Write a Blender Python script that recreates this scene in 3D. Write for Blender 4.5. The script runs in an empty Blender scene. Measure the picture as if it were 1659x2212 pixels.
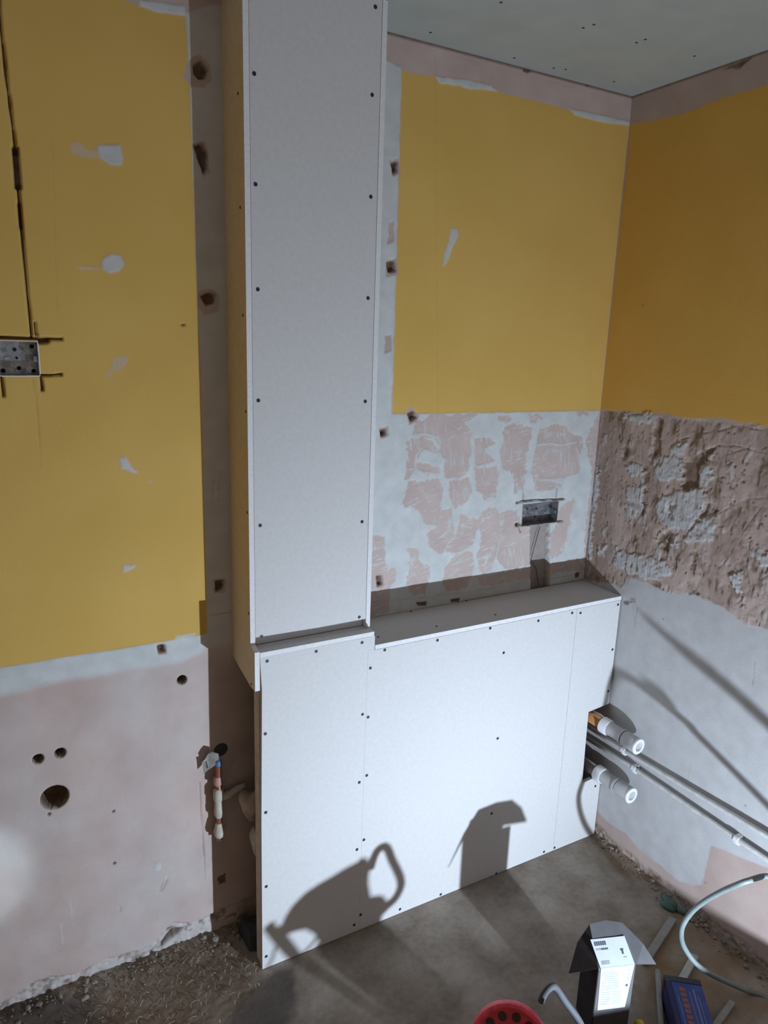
import bpy, bmesh, math, random
import numpy as np
from mathutils import Vector, Matrix
random.seed(7); rng = np.random.RandomState(7)
scene = bpy.context.scene
COL = scene.collection

# ------------------------------------------------------------------ camera
CAM = np.array([-1.77874, -1.72946, 1.68238])
ROT = np.array([[0.87337369, 0.08717078, -0.47918644],
                [-0.48602053, 0.21993931, -0.84581957],
                [0.03166119, 0.97161101, 0.23445600]])
FPX = 1563.71
cd = bpy.data.cameras.new('camera'); cam = bpy.data.objects.new('camera', cd); COL.objects.link(cam)
M4 = Matrix([[*ROT[0], CAM[0]], [*ROT[1], CAM[1]], [*ROT[2], CAM[2]], [0, 0, 0, 1]])
cam.matrix_world = M4
cd.sensor_fit = 'HORIZONTAL'; cd.sensor_width = 36.0; cd.lens = 36.0 * FPX / 1659.0
cd.clip_start = 0.02; cd.clip_end = 50
scene.camera = cam

# ------------------------------------------------------------------ light and exposure
LAMP = np.array([-0.573, -1.582, 0.252])
w = bpy.data.worlds.new('world'); scene.world = w; w.use_nodes = True
bg = w.node_tree.nodes['Background']
bg.inputs[0].default_value = (1.0, 0.87, 0.79, 1); bg.inputs[1].default_value = 0.34
ld = bpy.data.lights.new('site_lamp_light', 'AREA'); ld.shape = 'DISK'; ld.size = 0.022
ld.energy = 30.0; ld.color = (0.69, 0.83, 1.0)
lo = bpy.data.objects.new('site_lamp_light', ld); COL.objects.link(lo)
lo.location = LAMP
aim = Vector((-0.75, -0.1, 0.50)) - Vector(LAMP)
lo.rotation_euler = aim.to_track_quat('-Z', 'Y').to_euler()
# unseen spot added at the left to brighten a patch of the lower left wall
sd = bpy.data.lights.new('added_side_spot_light', 'SPOT'); sd.energy = 30.0; sd.color = (0.62, 0.86, 1.0)
sd.spot_size = math.radians(17); sd.spot_blend = 0.55; sd.shadow_soft_size = 0.02
so = bpy.data.objects.new('added_side_spot_light', sd); COL.objects.link(so)
so.location = (-2.42, -1.05, 0.55)
so.rotation_euler = (Vector((-1.93, 0.0, 0.41)) - so.location).to_track_quat('-Z', 'Y').to_euler()
scene.view_settings.view_transform = 'Standard'; scene.view_settings.look = 'None'
scene.view_settings.exposure = 0.0; scene.view_settings.gamma = 1.0
scene.view_settings.use_curve_mapping = False

# ------------------------------------------------------------------ measuring helpers (sight lines onto real planes)
def ray(u, v): return ROT @ np.array([(u - 829.5) / FPX, -(v - 1106.0) / FPX, -1.0])
def onY(u, v, y=0.0): d = ray(u, v); return CAM + d * (y - CAM[1]) / d[1]
def onX(u, v, x=0.0): d = ray(u, v); return CAM + d * (x - CAM[0]) / d[0]
def onZ(u, v, z=0.0): d = ray(u, v); return CAM + d * (z - CAM[2]) / d[2]
def cast(q, W):   # thing seen along q whose shadow falls at W
    d1 = ray(*q); d1 /= np.linalg.norm(d1); d2 = LAMP - W; d2 /= np.linalg.norm(d2)
    t = np.linalg.lstsq(np.array([d1, -d2]).T, W - CAM, rcond=None)[0]
    return (CAM + t[0] * d1 + W + t[1] * d2) / 2
H = 2.40; D = 0.1765; DC = 0.146; L = 0.8905; L2 = 0.931
def crop(pts, s, ox, oy): return [(ox + x / s, oy + y / s) for x, y in pts]

# ------------------------------------------------------------------ noise and masks
def vnoise(x, y, seed=0):
    xi = np.floor(x).astype(np.int64); yi = np.floor(y).astype(np.int64)
    xf = x - xi; yf = y - yi; xf = xf * xf * (3 - 2 * xf); yf = yf * yf * (3 - 2 * yf)
    def h(a, b):
        n = (a * 374761393 + b * 668265263 + seed * 1442695041) & 0xffffffff
        n = ((n ^ (n >> 13)) * 1274126177) & 0xffffffff
        return ((n ^ (n >> 16)) & 0xffff) / 65535.0
    a = h(xi, yi); b = h(xi + 1, yi); c = h(xi, yi + 1); d = h(xi + 1, yi + 1)
    return a + (b - a) * xf + (c - a) * yf + (a - b - c + d) * xf * yf
def fbm(x, y, seed=0, oc=4):
    s = 0; a = 0.5; t = 0
    for i in range(oc):
        s = s + a * vnoise(x * 2 ** i, y * 2 ** i, seed + i * 17); t += a; a *= 0.55
    return s / t - 0.5
def sdf(P, U, V):
    P = np.array(P, float); n = len(P)
    d = np.full(U.shape, 1e9); ins = np.zeros(U.shape, bool)
    for i in range(n):
        ax, ay = P[i]; bx, by = P[(i + 1) % n]
        ex, ey = bx - ax, by - ay; wx, wy = U - ax, V - ay
        t = np.clip((wx * ex + wy * ey) / (ex * ex + ey * ey + 1e-12), 0, 1)
        d = np.minimum(d, (wx - ex * t) ** 2 + (wy - ey * t) ** 2)
        c = ((ay > V) != (by > V))
        with np.errstate(divide='ignore', invalid='ignore'):
            xx = (bx - ax) * (V - ay) / (by - ay + 1e-15) + ax
        ins ^= c & (U < xx)
    d = np.sqrt(d); return np.where(ins, -d, d)
def mask(P, U, V, soft=0.003, rough=0.0, freq=60.0, seed=1):
    """1 inside the outline P, ragged by rough metres"""
    P = np.array(P, float); m = 0.03
    out = np.zeros(U.shape)
    sel = (U > P[:, 0].min() - m) & (U < P[:, 0].max() + m) & (V > P[:, 1].min() - m) & (V < P[:, 1].max() + m)
    if not sel.any(): return out
    u = U[sel]; v = V[sel]
    d = sdf(P, u, v)
    if rough: d = d + rough * 2 * fbm(u * freq, v * freq, seed)
    out[sel] = np.clip(0.5 - d / soft, 0, 1)
    return out
def line_mask(P, U, V, width, soft=0.002):
    P = np.array(P, float); d = np.full(U.shape, 1e9)
    sel = (U > P[:, 0].min() - .02) & (U < P[:, 0].max() + .02) & (V > P[:, 1].min() - .02) & (V < P[:, 1].max() + .02)
    out = np.zeros(U.shape)
    if not sel.any(): return out
    u = U[sel]; v = V[sel]; dd = np.full(u.shape, 1e9)
    for i in range(len(P) - 1):
        ax, ay = P[i]; bx, by = P[i + 1]; ex, ey = bx - ax, by - ay
        t = np.clip(((u - ax) * ex + (v - ay) * ey) / (ex * ex + ey * ey + 1e-12), 0, 1)
        dd = np.minimum(dd, np.hypot(u - ax - ex * t, v - ay - ey * t))
    out[sel] = np.clip(0.5 - (dd - width / 2) / soft, 0, 1)
    return out
bw = lambda pts: [tuple(onY(*q)[[0, 2]]) for q in pts]      # back wall outline (x, z)
rw = lambda pts: [tuple(onX(*q)[[1, 2]]) for q in pts]      # right wall outline (y, z)
fl = lambda pts: [tuple(onZ(*q)[[0, 1]]) for q in pts]

# ------------------------------------------------------------------ materials
def nodes(name):
    m = bpy.data.materials.new(name); m.use_nodes = True
    nt = m.node_tree; return m, nt, nt.nodes['Principled BSDF']
def N(nt, t, **kw):
    n = nt.nodes.new(t)
    for k, v in kw.items(): setattr(n, k, v)
    return n
def noise_col(nt, scale, c1, c2, lo=0.35, hi=0.65, detail=6, coord='Object'):
    tc = N(nt, 'ShaderNodeTexCoord'); nz = N(nt, 'ShaderNodeTexNoise')
    nz.inputs['Scale'].default_value = scale; nz.inputs['Detail'].default_value = detail
    nt.links.new(tc.outputs[coord], nz.inputs['Vector'])
    r = N(nt, 'ShaderNodeValToRGB'); e = r.color_ramp.elements
    e[0].position = lo; e[0].color = (*c1, 1); e[1].position = hi; e[1].color = (*c2, 1)
    nt.links.new(nz.outputs['Fac'], r.inputs['Fac']); return r.outputs['Color'], nz
def mixc(nt, fac, a, b):
    m = N(nt, 'ShaderNodeMix', data_type='RGBA')
    if isinstance(fac, float): m.inputs[0].default_value = fac
    else: nt.links.new(fac, m.inputs[0])
    for s, i in ((a, 6), (b, 7)):
        if isinstance(s, tuple): m.inputs[i].default_value = (*s, 1)
        else: nt.links.new(s, m.inputs[i])
    return m.outputs[2]
def bump(nt, bs, src, strength=0.2, dist=0.002):
    b = N(nt, 'ShaderNodeBump'); b.inputs['Strength'].default_value = strength; b.inputs['Distance'].default_value = dist
    nt.links.new(src, b.inputs['Height']); nt.links.new(b.outputs[0], bs.inputs['Normal'])
def mat(name, c, rough=0.7, metal=0.0, var=0.12, scale=40, bmp=0.1, spec=0.3, alpha=1.0):
    m, nt, bs = nodes(name)
    c1 = tuple(max(0, x * (1 - var)) for x in c); c2 = tuple(min(1, x * (1 + var)) for x in c)
    col, nz = noise_col(nt, scale, c1, c2)
    nt.links.new(col, bs.inputs['Base Color']); bs.inputs['Roughness'].default_value = rough
    bs.inputs['Metallic'].default_value = metal; bs.inputs['Specular IOR Level'].default_value = spec
    if bmp: bump(nt, bs, nz.outputs['Fac'], bmp, 0.001)
    return m
def wall_material(name, pinkA, pinkB, yA, yB, paleA, paleB, brA, brB, rough=0.85):
    """stripped plaster wall: attribute 'coat' R = yellow paint, G = pale skim, B = broken brown backing"""
    m, nt, bs = nodes(name)
    at = N(nt, 'ShaderNodeAttribute', attribute_name='coat'); sp = N(nt, 'ShaderNodeSeparateColor')
    nt.links.new(at.outputs['Color'], sp.inputs[0])
    pink, nz = noise_col(nt, 9, pinkA, pinkB, 0.3, 0.7)
    pale, _ = noise_col(nt, 22, paleA, paleB, 0.3, 0.7)
    br, _ = noise_col(nt, 50, brA, brB, 0.3, 0.7)
    yel, _ = noise_col(nt, 3.5, yA, yB, 0.3, 0.7)
    c = mixc(nt, sp.outputs[1], pink, pale); c = mixc(nt, sp.outputs[0], c, yel); c = mixc(nt, sp.outputs[2], c, br)
    nt.links.new(c, bs.inputs['Base Color']); bs.inputs['Roughness'].default_value = rough
    bs.inputs['Specular IOR Level'].default_value = 0.25
    tc = N(nt, 'ShaderNodeTexCoord'); n2 = N(nt, 'ShaderNodeTexNoise'); n2.inputs['Scale'].default_value = 160
    n2.inputs['Detail'].default_value = 4; nt.links.new(tc.outputs['Object'], n2.inputs['Vector'])
    bump(nt, bs, n2.outputs['Fac'], 0.25, 0.0015)
    return m
PINKA, PINKB = (0.475, 0.365, 0.335), (0.57, 0.46, 0.425)
PALEA, PALEB = (0.52, 0.54, 0.54), (0.62, 0.64, 0.635)
M_wall = wall_material('stripped_back_wall', PINKA, PINKB, (0.62, 0.395, 0.10), (0.68, 0.445, 0.13), PALEA, PALEB, (0.10, 0.06, 0.04), (0.2, 0.13, 0.09))
M_rwall = wall_material('stripped_right_wall', (0.42, 0.32, 0.285), (0.51, 0.40, 0.36), (0.60, 0.345, 0.07), (0.66, 0.385, 0.09), (0.45, 0.46, 0.47), (0.53, 0.54, 0.55), (0.13, 0.085, 0.055), (0.27, 0.19, 0.13))
M_ceil = mat('ceiling_plasterboard', (0.38, 0.40, 0.375), 0.9, var=0.04, scale=12)
M_floor_n = None
M_side_bounce = mat('bounce_tinted_board', (0.72, 0.60, 0.46), 0.85, var=0.04, scale=60)  # board paper tinted tan for light bounced off the yellow wall
M_board = mat('plasterboard_paper', (0.62, 0.61, 0.605), 0.82, var=0.025, scale=90, bmp=0.05)
M_core = mat('cut_gypsum_edge', (0.74, 0.74, 0.75), 0.9, var=0.05, scale=150, bmp=0.3)
M_tan = mat('board_back_paper', (0.50, 0.41, 0.33), 0.9, var=0.06, scale=60)
M_screw = mat('black_phosphate_screw', (0.035, 0.04, 0.055), 0.5, 0.3, var=0.2)
M_dark = mat('dark_hollow', (0.02, 0.018, 0.016), 0.95)
M_white = mat('white_waste_plastic', (0.72, 0.73, 0.75), 0.32, var=0.03, spec=0.5, bmp=0)
M_whitem = mat('dull_white_plastic', (0.44, 0.43, 0.43), 0.45, var=0.05, spec=0.4, bmp=0)
M_orange = mat('orange_brown_pipe', (0.50, 0.24, 0.09), 0.5, var=0.15, bmp=0)
M_greyp = mat('dusty_grey_pipe', (0.23, 0.21, 0.19), 0.7, var=0.2)
M_copper = mat('dull_copper', (0.42, 0.17, 0.11), 0.45, 0.5, var=0.2)
M_foam = mat('lumpy_cream_lagging', (0.50, 0.46, 0.38), 0.7, var=0.12, bmp=0.4)
M_plug = mat('blue_plastic_cap', (0.10, 0.22, 0.42), 0.4)
M_foil = mat('creased_silver_tape', (0.55, 0.53, 0.50), 0.4, 0.5, var=0.15)
M_lump = mat('tan_plaster_lump', (0.42, 0.33, 0.27), 0.95, var=0.1, bmp=0.5)
M_carton = mat('dark_grey_card', (0.085, 0.083, 0.088), 0.7, var=0.08)
M_carton_shade = mat('shaded_grey_card', (0.04, 0.034, 0.035), 0.9, var=0.1, spec=0.1)  # same grey card, darkened for the shade on sides turned from the lamp
M_label = mat('white_paper_label', (0.43, 0.46, 0.49), 0.6, var=0.02, bmp=0)
M_ink = mat('dark_print', (0.06, 0.07, 0.09), 0.7)
M_inkf = mat('faint_grey_print', (0.25, 0.27, 0.30), 0.7)
M_blue = mat('blue_printed_card', (0.03, 0.05, 0.19), 0.5, var=0.2, scale=30)
M_navy = mat('navy_card_side', (0.02, 0.02, 0.08), 0.6)
M_orangei = mat('orange_lettering', (0.24, 0.07, 0.055), 0.5)
M_lilac = mat('pale_lilac_print', (0.13, 0.13, 0.30), 0.5)
M_red = mat('scuffed_red_paint', (0.80, 0.08, 0.12), 0.4, var=0.15, scale=60, spec=0.5)
M_red_shade = mat('shaded_inner_red', (0.66, 0.06, 0.10), 0.5)  # the red again, darkened for the shade on the inner face
M_tube = mat('grey_rubber_tube', (0.07, 0.075, 0.085), 0.7, var=0.12)
M_hose = mat('pale_grey_green_hose', (0.17, 0.205, 0.205), 0.5, var=0.08, spec=0.5)
M_pale = mat('pale_dusty_strip', (0.27, 0.25, 0.225), 0.7, var=0.1)
M_grey = mat('grey_plastic_strip', (0.27, 0.26, 0.25), 0.6)
M_yel = mat('yellow_plastic_handle', (0.62, 0.42, 0.02), 0.4)
M_green = mat('dark_green_scrap', (0.06, 0.11, 0.09), 0.6, var=0.3)
M_rub = mat('plaster_rubble', (0.25, 0.21, 0.175), 0.95, var=0.3, scale=30, bmp=0.5)
M_shav = mat('pale_shavings', (0.36, 0.33, 0.28), 0.8)
M_black = mat('black_plastic', (0.03, 0.03, 0.035), 0.5)
def galvanised():
    m, nt, bs = nodes('galvanised_steel')
    tc = N(nt, 'ShaderNodeTexCoord'); v = N(nt, 'ShaderNodeTexVoronoi'); v.inputs['Scale'].default_value = 90
    nt.links.new(tc.outputs['Object'], v.inputs['Vector'])
    r = N(nt, 'ShaderNodeValToRGB'); e = r.color_ramp.elements
    e[0].color = (0.16, 0.17, 0.19, 1); e[1].color = (0.42, 0.44, 0.47, 1)
    nt.links.new(v.outputs['Color'], r.inputs[0]); nt.links.new(r.outputs[0], bs.inputs['Base Color'])
    bs.inputs['Metallic'].default_value = 0.6; bs.inputs['Roughness'].default_value = 0.36
    return m
M_galv = galvanised()

# ------------------------------------------------------------------ object helpers
def tag(o, label=None, cat=None, group=None, kind=None):
    if label: o['label'] = label
    if cat: o['category'] = cat
    if group: o['group'] = group
    if kind: o['kind'] = kind
    return o
def empty(name, loc, label, cat, group=None):
    o = bpy.data.objects.new(name, None); o.empty_display_size = 0.05; COL.objects.link(o)
    o.location = loc; return tag(o, label, cat, group)
def link(name, me, m=None, parent=None, mats=None):
    for mm in (mats or [m]): me.materials.append(mm)
    o = bpy.data.objects.new(name, me); COL.objects.link(o)
    if parent is not None:
        o.parent = parent
        root = parent; off = Vector(parent.location)
        while root.parent: root = root.parent; off += Vector(root.location)
        o.location = -off
    return o
def from_bm(name, bm, m=None, parent=None, smooth=False, mats=None):
    bmesh.ops.recalc_face_normals(bm, faces=bm.faces)
    if smooth:
        for f in bm.faces: f.smooth = True
    me = bpy.data.meshes.new(name); bm.to_mesh(me); bm.free()
    return link(name, me, m, parent, mats)
def add_tube(bm, pts, r, n=14, caps=True):
    pts = [Vector(p) for p in pts]; rings = []
    if not hasattr(r, '__len__'): r = [r] * len(pts)
    t0 = (pts[1] - pts[0]).normalized()
    up = Vector((0, 0, 1)) if abs(t0.z) < 0.9 else Vector((1, 0, 0))
    nrm = (up - t0 * up.dot(t0)).normalized()
    for i, p in enumerate(pts):
        if i == 0: t = t0
        elif i == len(pts) - 1: t = (pts[i] - pts[i - 1]).normalized()
        else:
            a = pts[i + 1] - pts[i]; b = pts[i] - pts[i - 1]
            t = (a.normalized() + b.normalized())
            t = t.normalized() if t.length > 1e-6 else a.normalized()
        nrm = (nrm - t * nrm.dot(t)).normalized(); bi = t.cross(nrm)
        rings.append([bm.verts.new(p + (nrm * math.cos(2 * math.pi * k / n) + bi * math.sin(2 * math.pi * k / n)) * r[i]) for k in range(n)])
    for a, b in zip(rings, rings[1:]):
        for k in range(n): bm.faces.new((a[k], a[(k + 1) % n], b[(k + 1) % n], b[k]))
    if caps: bm.faces.new(rings[0][::-1]); bm.faces.new(rings[-1])
def smooth_path(pts, sub=8):
    P = [Vector(p) for p in pts]; P = [P[0] * 2 - P[1]] + P + [P[-1] * 2 - P[-2]]; out = []
    for i in range(1, len(P) - 2):
        p0, p1, p2, p3 = P[i - 1:i + 3]
        for s in range(sub):
            t = s / sub
            out.append(0.5 * ((2 * p1) + (p2 - p0) * t + (2 * p0 - 5 * p1 + 4 * p2 - p3) * t * t + (3 * p1 - p0 - 3 * p2 + p3) * t ** 3))
    out.append(P[-2]); return out
def tube(name, pts, r, m, parent=None, n=14):
    bm = bmesh.new(); add_tube(bm, pts, r, n); return from_bm(name, bm, m, parent, True)
def lathe(name, p0, axis, prof, m, parent=None, n=36):
    """prof: list of (distance along axis, radius)"""
    a = Vector(axis).normalized(); up = Vector((0, 0, 1)) if abs(a.z) < 0.9 else Vector((1, 0, 0))
    e1 = a.cross(up).normalized(); e2 = a.cross(e1); bm = bmesh.new(); rings = []
    for t, r in prof:
        c = Vector(p0) + a * t
        rings.append([bm.verts.new(c + (e1 * math.cos(2 * math.pi * k / n) + e2 * math.sin(2 * math.pi * k / n)) * max(r, 1e-4)) for k in range(n)])
    for A, B in zip(rings, rings[1:]):
        for k in range(n): bm.faces.new((A[k], A[(k + 1) % n], B[(k + 1) % n], B[k]))
    bm.faces.new(rings[0]); bm.faces.new(rings[-1])
    o = from_bm(name, bm, m, parent, True)
    md = o.modifiers.new('edge', 'EDGE_SPLIT'); md.split_angle = math.radians(35)
    return o
def prism(name, poly, vec, m, parent=None, mats=None, bev=0.0):
    """closed 3D outline extruded along vec; with two materials the second goes on the rim"""
    bm = bmesh.new(); vec = Vector(vec)
    a = [bm.verts.new(Vector(p)) for p in poly]; b = [bm.verts.new(Vector(p) + vec) for p in poly]
    f1 = bm.faces.new(a); f2 = bm.faces.new(b[::-1]); n = len(a)
    for i in range(n):
        f = bm.faces.new((a[i], b[i], b[(i + 1) % n], a[(i + 1) % n]))
        if mats: f.material_index = 1
    if bev: bmesh.ops.bevel(bm, geom=list(bm.edges), offset=bev, segments=2, affect='EDGES', profile=0.5)
    return from_bm(name, bm, m, parent, False, mats)
def box8(name, c, m, parent=None, bev=0.0):
    """c: 4 bottom corners then 4 top corners"""
    bm = bmesh.new(); v = [bm.verts.new(Vector(p)) for p in c]
    for f in ((0, 1, 2, 3), (7, 6, 5, 4), (0, 4, 5, 1), (1, 5, 6, 2), (2, 6, 7, 3), (3, 7, 4, 0)): bm.faces.new([v[i] for i in f])
    if bev: bmesh.ops.bevel(bm, geom=list(bm.edges), offset=bev, segments=2, affect='EDGES', profile=0.5)
    return from_bm(name, bm, m, parent)
def abox(name, x0, x1, y0, y1, z0, z1, m, parent=None, bev=0.0):
    return box8(name, [(x0, y0, z0), (x1, y0, z0), (x1, y1, z0), (x0, y1, z0), (x0, y0, z1), (x1, y0, z1), (x1, y1, z1), (x0, y1, z1)], m, parent, bev)
def grid_mesh(name, us, vs, fn, m, drop=None, attr=None, flip=False, uvfn=None):
    U, V = np.meshgrid(us, vs); P = fn(U, V).reshape(-1, 3)
    nu, nv = len(us), len(vs)
    i = np.arange(nu - 1)[None, :] + nu * np.arange(nv - 1)[:, None]
    q = np.stack([i, i + 1, i + 1 + nu, i + nu], -1).reshape(-1, 4)
    if flip: q = q[:, ::-1]
    if drop is not None:
        uc = (us[:-1] + us[1:]) / 2; vc = (vs[:-1] + vs[1:]) / 2; Uc, Vc = np.meshgrid(uc, vc)
        q = q[~drop(Uc, Vc).reshape(-1)]
    me = bpy.data.meshes.new(name)
    me.vertices.add(len(P)); me.vertices.foreach_set('co', P.astype(np.float32).ravel())
    me.loops.add(len(q) * 4); me.loops.foreach_set('vertex_index', q.astype(np.int32).ravel())
    me.polygons.add(len(q)); me.polygons.foreach_set('loop_start', (np.arange(len(q)) * 4).astype(np.int32))
    me.polygons.foreach_set('use_smooth', np.ones(len(q), bool))
    me.update(calc_edges=True)
    if attr is not None:
        a = me.color_attributes.new('coat', 'FLOAT_COLOR', 'POINT')
        A = attr(U, V).reshape(-1, 4).astype(np.float32); a.data.foreach_set('color', A.ravel())
    return link(name, me, m)
def axis(lo, d0, d1, hi, fine, coarse=0.1):
    a = list(np.arange(lo, d0 - 1e-6, coarse)) if lo < d0 else []
    b = list(np.linspace(d0, d1, int(round((d1 - d0) / fine)) + 1))
    c = list(np.arange(d1 + coarse, hi, coarse)) + ([hi] if hi > d1 + 1e-6 else [])
    return np.array(a + b + c)

# ================================================================== SETTING
# ---- back wall (x, z) --------------------------------------------------------
BOXL = (-1.79, -1.652, 1.577, 1.652)       # left metal box hole x0 x1 z0 z1
BOXR = (-0.296, -0.144, 1.108, 1.183)
Y_left = bw([(-400, -500), (250, -8), (300, 12), (345, 24), (400, 30), (408, 150), (414, 300), (421, 500), (427, 650), (432, 800), (438, 1000), (442, 1150), (447, 1300), (447, 1370), (415, 1375), (330, 1390), (200, 1410), (80, 1430), (0, 1442), (-600, 1510)])
Y_right = bw([(868, 150), (885, 158), (945, 166), (960, 180), (1010, 182), (1060, 190), (1080, 200), (1180, 224), (1235, 240), (1290, 256), (1364, 266), (1298, 886), (1200, 888), (1100, 890), (1000, 892), (848, 894), (856, 600)])
Pal_left = bw([(-500, 1425), (0, 1430), (450, 1360), (450, 1395), (400, 1425), (300, 1450), (150, 1470), (0, 1500), (-500, 1560)])
strip_pale = bw([(400, 25), (520, 0), (520, 1400), (440, 1400), (440, 1300)])
strip_mid = bw([(700, 60), (868, 145), (846, 894), (900, 894), (870, 960), (872, 1000), (860, 1100), (830, 1130), (860, 1190), (880, 1230), (830, 1240), (790, 1320), (700, 1400)])
top_flakes = bw([(940, 166), (1010, 172), (1060, 186), (1075, 198), (1010, 190), (950, 180)])
top_flakes2 = bw([(1232, 236), (1280, 246), (1362, 262), (1360, 272), (1290, 262), (1240, 248)])
top_flakes3 = bw([(300, 0), (400, 12), (402, 34), (345, 28), (300, 14)])
mosaic_area = bw([(846, 893), (1298, 886), (1290, 970), (1262, 1250), (780, 1340), (800, 1150), (850, 1090), (870, 1000)])
C5 = lambda pts: bw(crop(pts, 3.19, 780, 820))
pinks = [C5(p) for p in [
 [(350,300),(440,270),(540,190),(600,240),(740,230),(790,220),(800,240),(700,290),(760,340),(770,400),(750,500),(740,600),(710,650),(620,690),(580,670),(570,560),(540,440),(480,390),(360,390)],
 [(310,420),(420,390),(500,420),(530,500),(480,500),(430,470),(380,560),(460,580),(540,610),(540,640),(460,650),(380,620),(340,680),(300,690),(310,560)],
 [(780,400),(900,410),(920,440),(850,470),(860,500),(950,550),(880,580),(780,600)],
 [(780,610),(940,590),(945,700),(930,800),(850,815),(800,760),(780,680)],
 [(980,320),(1050,300),(1180,330),(1170,400),(1140,520),(1130,640),(1120,760),(1060,780),(1050,650),(970,600),(960,500),(985,430)],
 [(1230,340),(1330,300),(1420,310),(1450,370),(1520,400),(1540,430),(1510,520),(1500,640),(1380,680),(1280,690),(1390,720),(1300,765),(1200,760),(1180,640),(1190,520),(1210,450),(1220,400)],
 [(600,690),(740,680),(760,760),(730,850),(660,885),(620,850),(605,760)],
 [(300,780),(330,700),(540,680),(560,760),(540,860),(560,900),(620,880),(640,1000),(640,1080),(560,1200),(490,1180),(460,1110),(460,1050),(520,1010),(420,990),(400,900),(330,880),(280,860)],
 [(690,930),(800,960),(810,1010),(790,1100),(740,1160),(620,1190),(560,1200),(640,1080)],
 [(840,900),(930,870),(950,920),(1080,890),(1100,1000),(1170,1010),(1180,1280),(990,1310),(930,1210),(890,1330),(810,1330),(800,1200),(830,1100),(800,1000)],
 [(1380,860),(1470,820),(1440,960),(1420,1090),(1400,1180),(1310,1240),(1300,1060),(1340,1010)],
 [(660,1200),(770,1180),(770,1330),(730,1440),(600,1470),(560,1400),(570,1300)],
 [(300,1150),(390,1160),(400,1250),(470,1290),(460,1400),(440,1480),(330,1480),(310,1400),(340,1220)],
 [(80,1060),(160,1080),(170,1300),(200,1420),(200,1600),(40,1640)],
 [(1545,430),(1600,300),(1655,205),(1660,500),(1620,1300),(1530,1260),(1560,900),(1590,600)],
 [(930,240),(1030,240),(1040,280),(990,300),(940,280)],
 [(1150,230),(1240,225),(1250,270),(1160,290)], [(1480,200),(1560,190),(1560,240),(1490,240)],
 [(180,1290),(235,1290),(230,1400),(180,1420)], [(800,1360),(1150,1300),(1500,1230),(1540,1300),(1100,1380),(820,1430)],
]]
veins = [(C5(p), w_) for p, w_ in [
 ([(365,380),(440,375),(520,395),(550,430)],.006), ([(420,470),(380,520),(370,590),(390,640)],.006), ([(450,640),(540,650)],.005),
 ([(790,600),(860,580),(940,560)],.004), ([(1220,450),(1300,440),(1380,450),(1480,430)],.006), ([(1230,690),(1300,690),(1400,680),(1480,660)],.006),
 ([(640,960),(650,1070)],.004), ([(690,1000),(760,1020)],.004), ([(930,1220),(960,1100)],.004), ([(480,500),(540,470)],.004), ([(500,540),(560,520)],.004), ([(520,590),(570,560)],.003),
 ([(1040,470),(1030,560)],.004), ([(900,1300),(930,1220)],.006), ([(1480,470),(1530,570)],.006)]]
y_spots = [(bw(p), s) for p, s in [
 ([(208,314),(260,313),(266,345),(262,358),(238,355),(215,340)],1.0), ([(150,312),(170,306),(190,322),(215,330),(212,343),(175,340),(150,328)],.5),
 ([(220,560),(240,549),(262,551),(267,570),(258,588),(235,590),(217,580)],.95), ([(170,574),(215,578),(215,583),(172,582)],.7),
 ([(245,772),(275,768),(280,780),(262,800),(250,805),(240,790)],.55), ([(232,800),(250,790),(240,815),(230,818)],.4),
 ([(256,990),(272,988),(282,1005),(300,1020),(288,1023),(262,1012)],.95), ([(320,1035),(329,1042),(324,1046)],.8), ([(267,1222),(300,1218),(285,1230),(268,1236)],.9),
 ([(975,492),(987,492),(990,510),(978,535),(965,570),(958,575),(958,545),(968,525)],.9), ([(380,1372),(425,1366),(415,1380),(375,1386)],.7)]]
ragged = [bw(p) for p in [     # plugs torn out, pink ring and brown middle
 [(404,130),(430,118),(455,140),(456,175),(440,190),(412,185),(398,165)], [(418,312),(440,306),(450,330),(452,370),(440,382),(428,350)],
 [(428,630),(455,622),(475,640),(472,672),(440,682),(426,660)], [(842,345),(862,342),(864,375),(848,382)],
 [(835,560),(858,558),(862,592),(832,598)], [(876,886),(890,878),(906,895),(902,912),(885,916)], [(818,924),(838,920),(842,940),(822,948)], [(812,1240),(828,1238),(830,1268),(814,1272)],
 [(838,480),(850,478),(852,520),(838,524)], [(830,725),(846,722),(846,760),(832,762)], [(340,1392),(356,1392),(358,1412),(342,1414)], [(462,1252),(488,1250),(486,1280),(462,1282)]]]
browns = [bw(p) for p in [
 [(418,140),(434,132),(448,150),(446,168),(430,170),(420,158)], [(420,316),(438,310),(447,332),(448,365),(440,374),(430,345)],
 [(434,640),(450,634),(466,636),(462,655),(446,660)], [(845,352),(858,348),(858,368),(850,374)], [(836,568),(852,562),(855,585),(840,588)],
 [(882,894),(894,888),(900,902),(888,910)], [(822,930),(834,926),(834,938),(824,942)], [(814,1246),(824,1244),(826,1262),(816,1266)],
 [(340,1396),(353,1394),(355,1408),(343,1410)], [(466,1256),(484,1254),(482,1272),(468,1278)], [(900,1302),(922,1298),(920,1308),(902,1310)], [(972,1296),(994,1292),(990,1300),(975,1302)],
 [(1128,146),(1144,148),(1146,156),(1130,156)], [(1262,178),(1278,180),(1276,188),(1264,186)], [(470,1895),(486,1888),(490,1905),(474,1912)], [(1242,1238),(1252,1236),(1250,1248),(1242,1248)],
 [(390,700),(400,700),(400,705),(392,705)]]]
round_holes = [(onY(393,1469), .0115), (onY(82,1640), .0115), (onY(130,1627), .012), (onY(118,1723), .031), (onY(106,1759), .003), (onY(245,1753), .0028), (onY(247,1865), .0028)]
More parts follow.
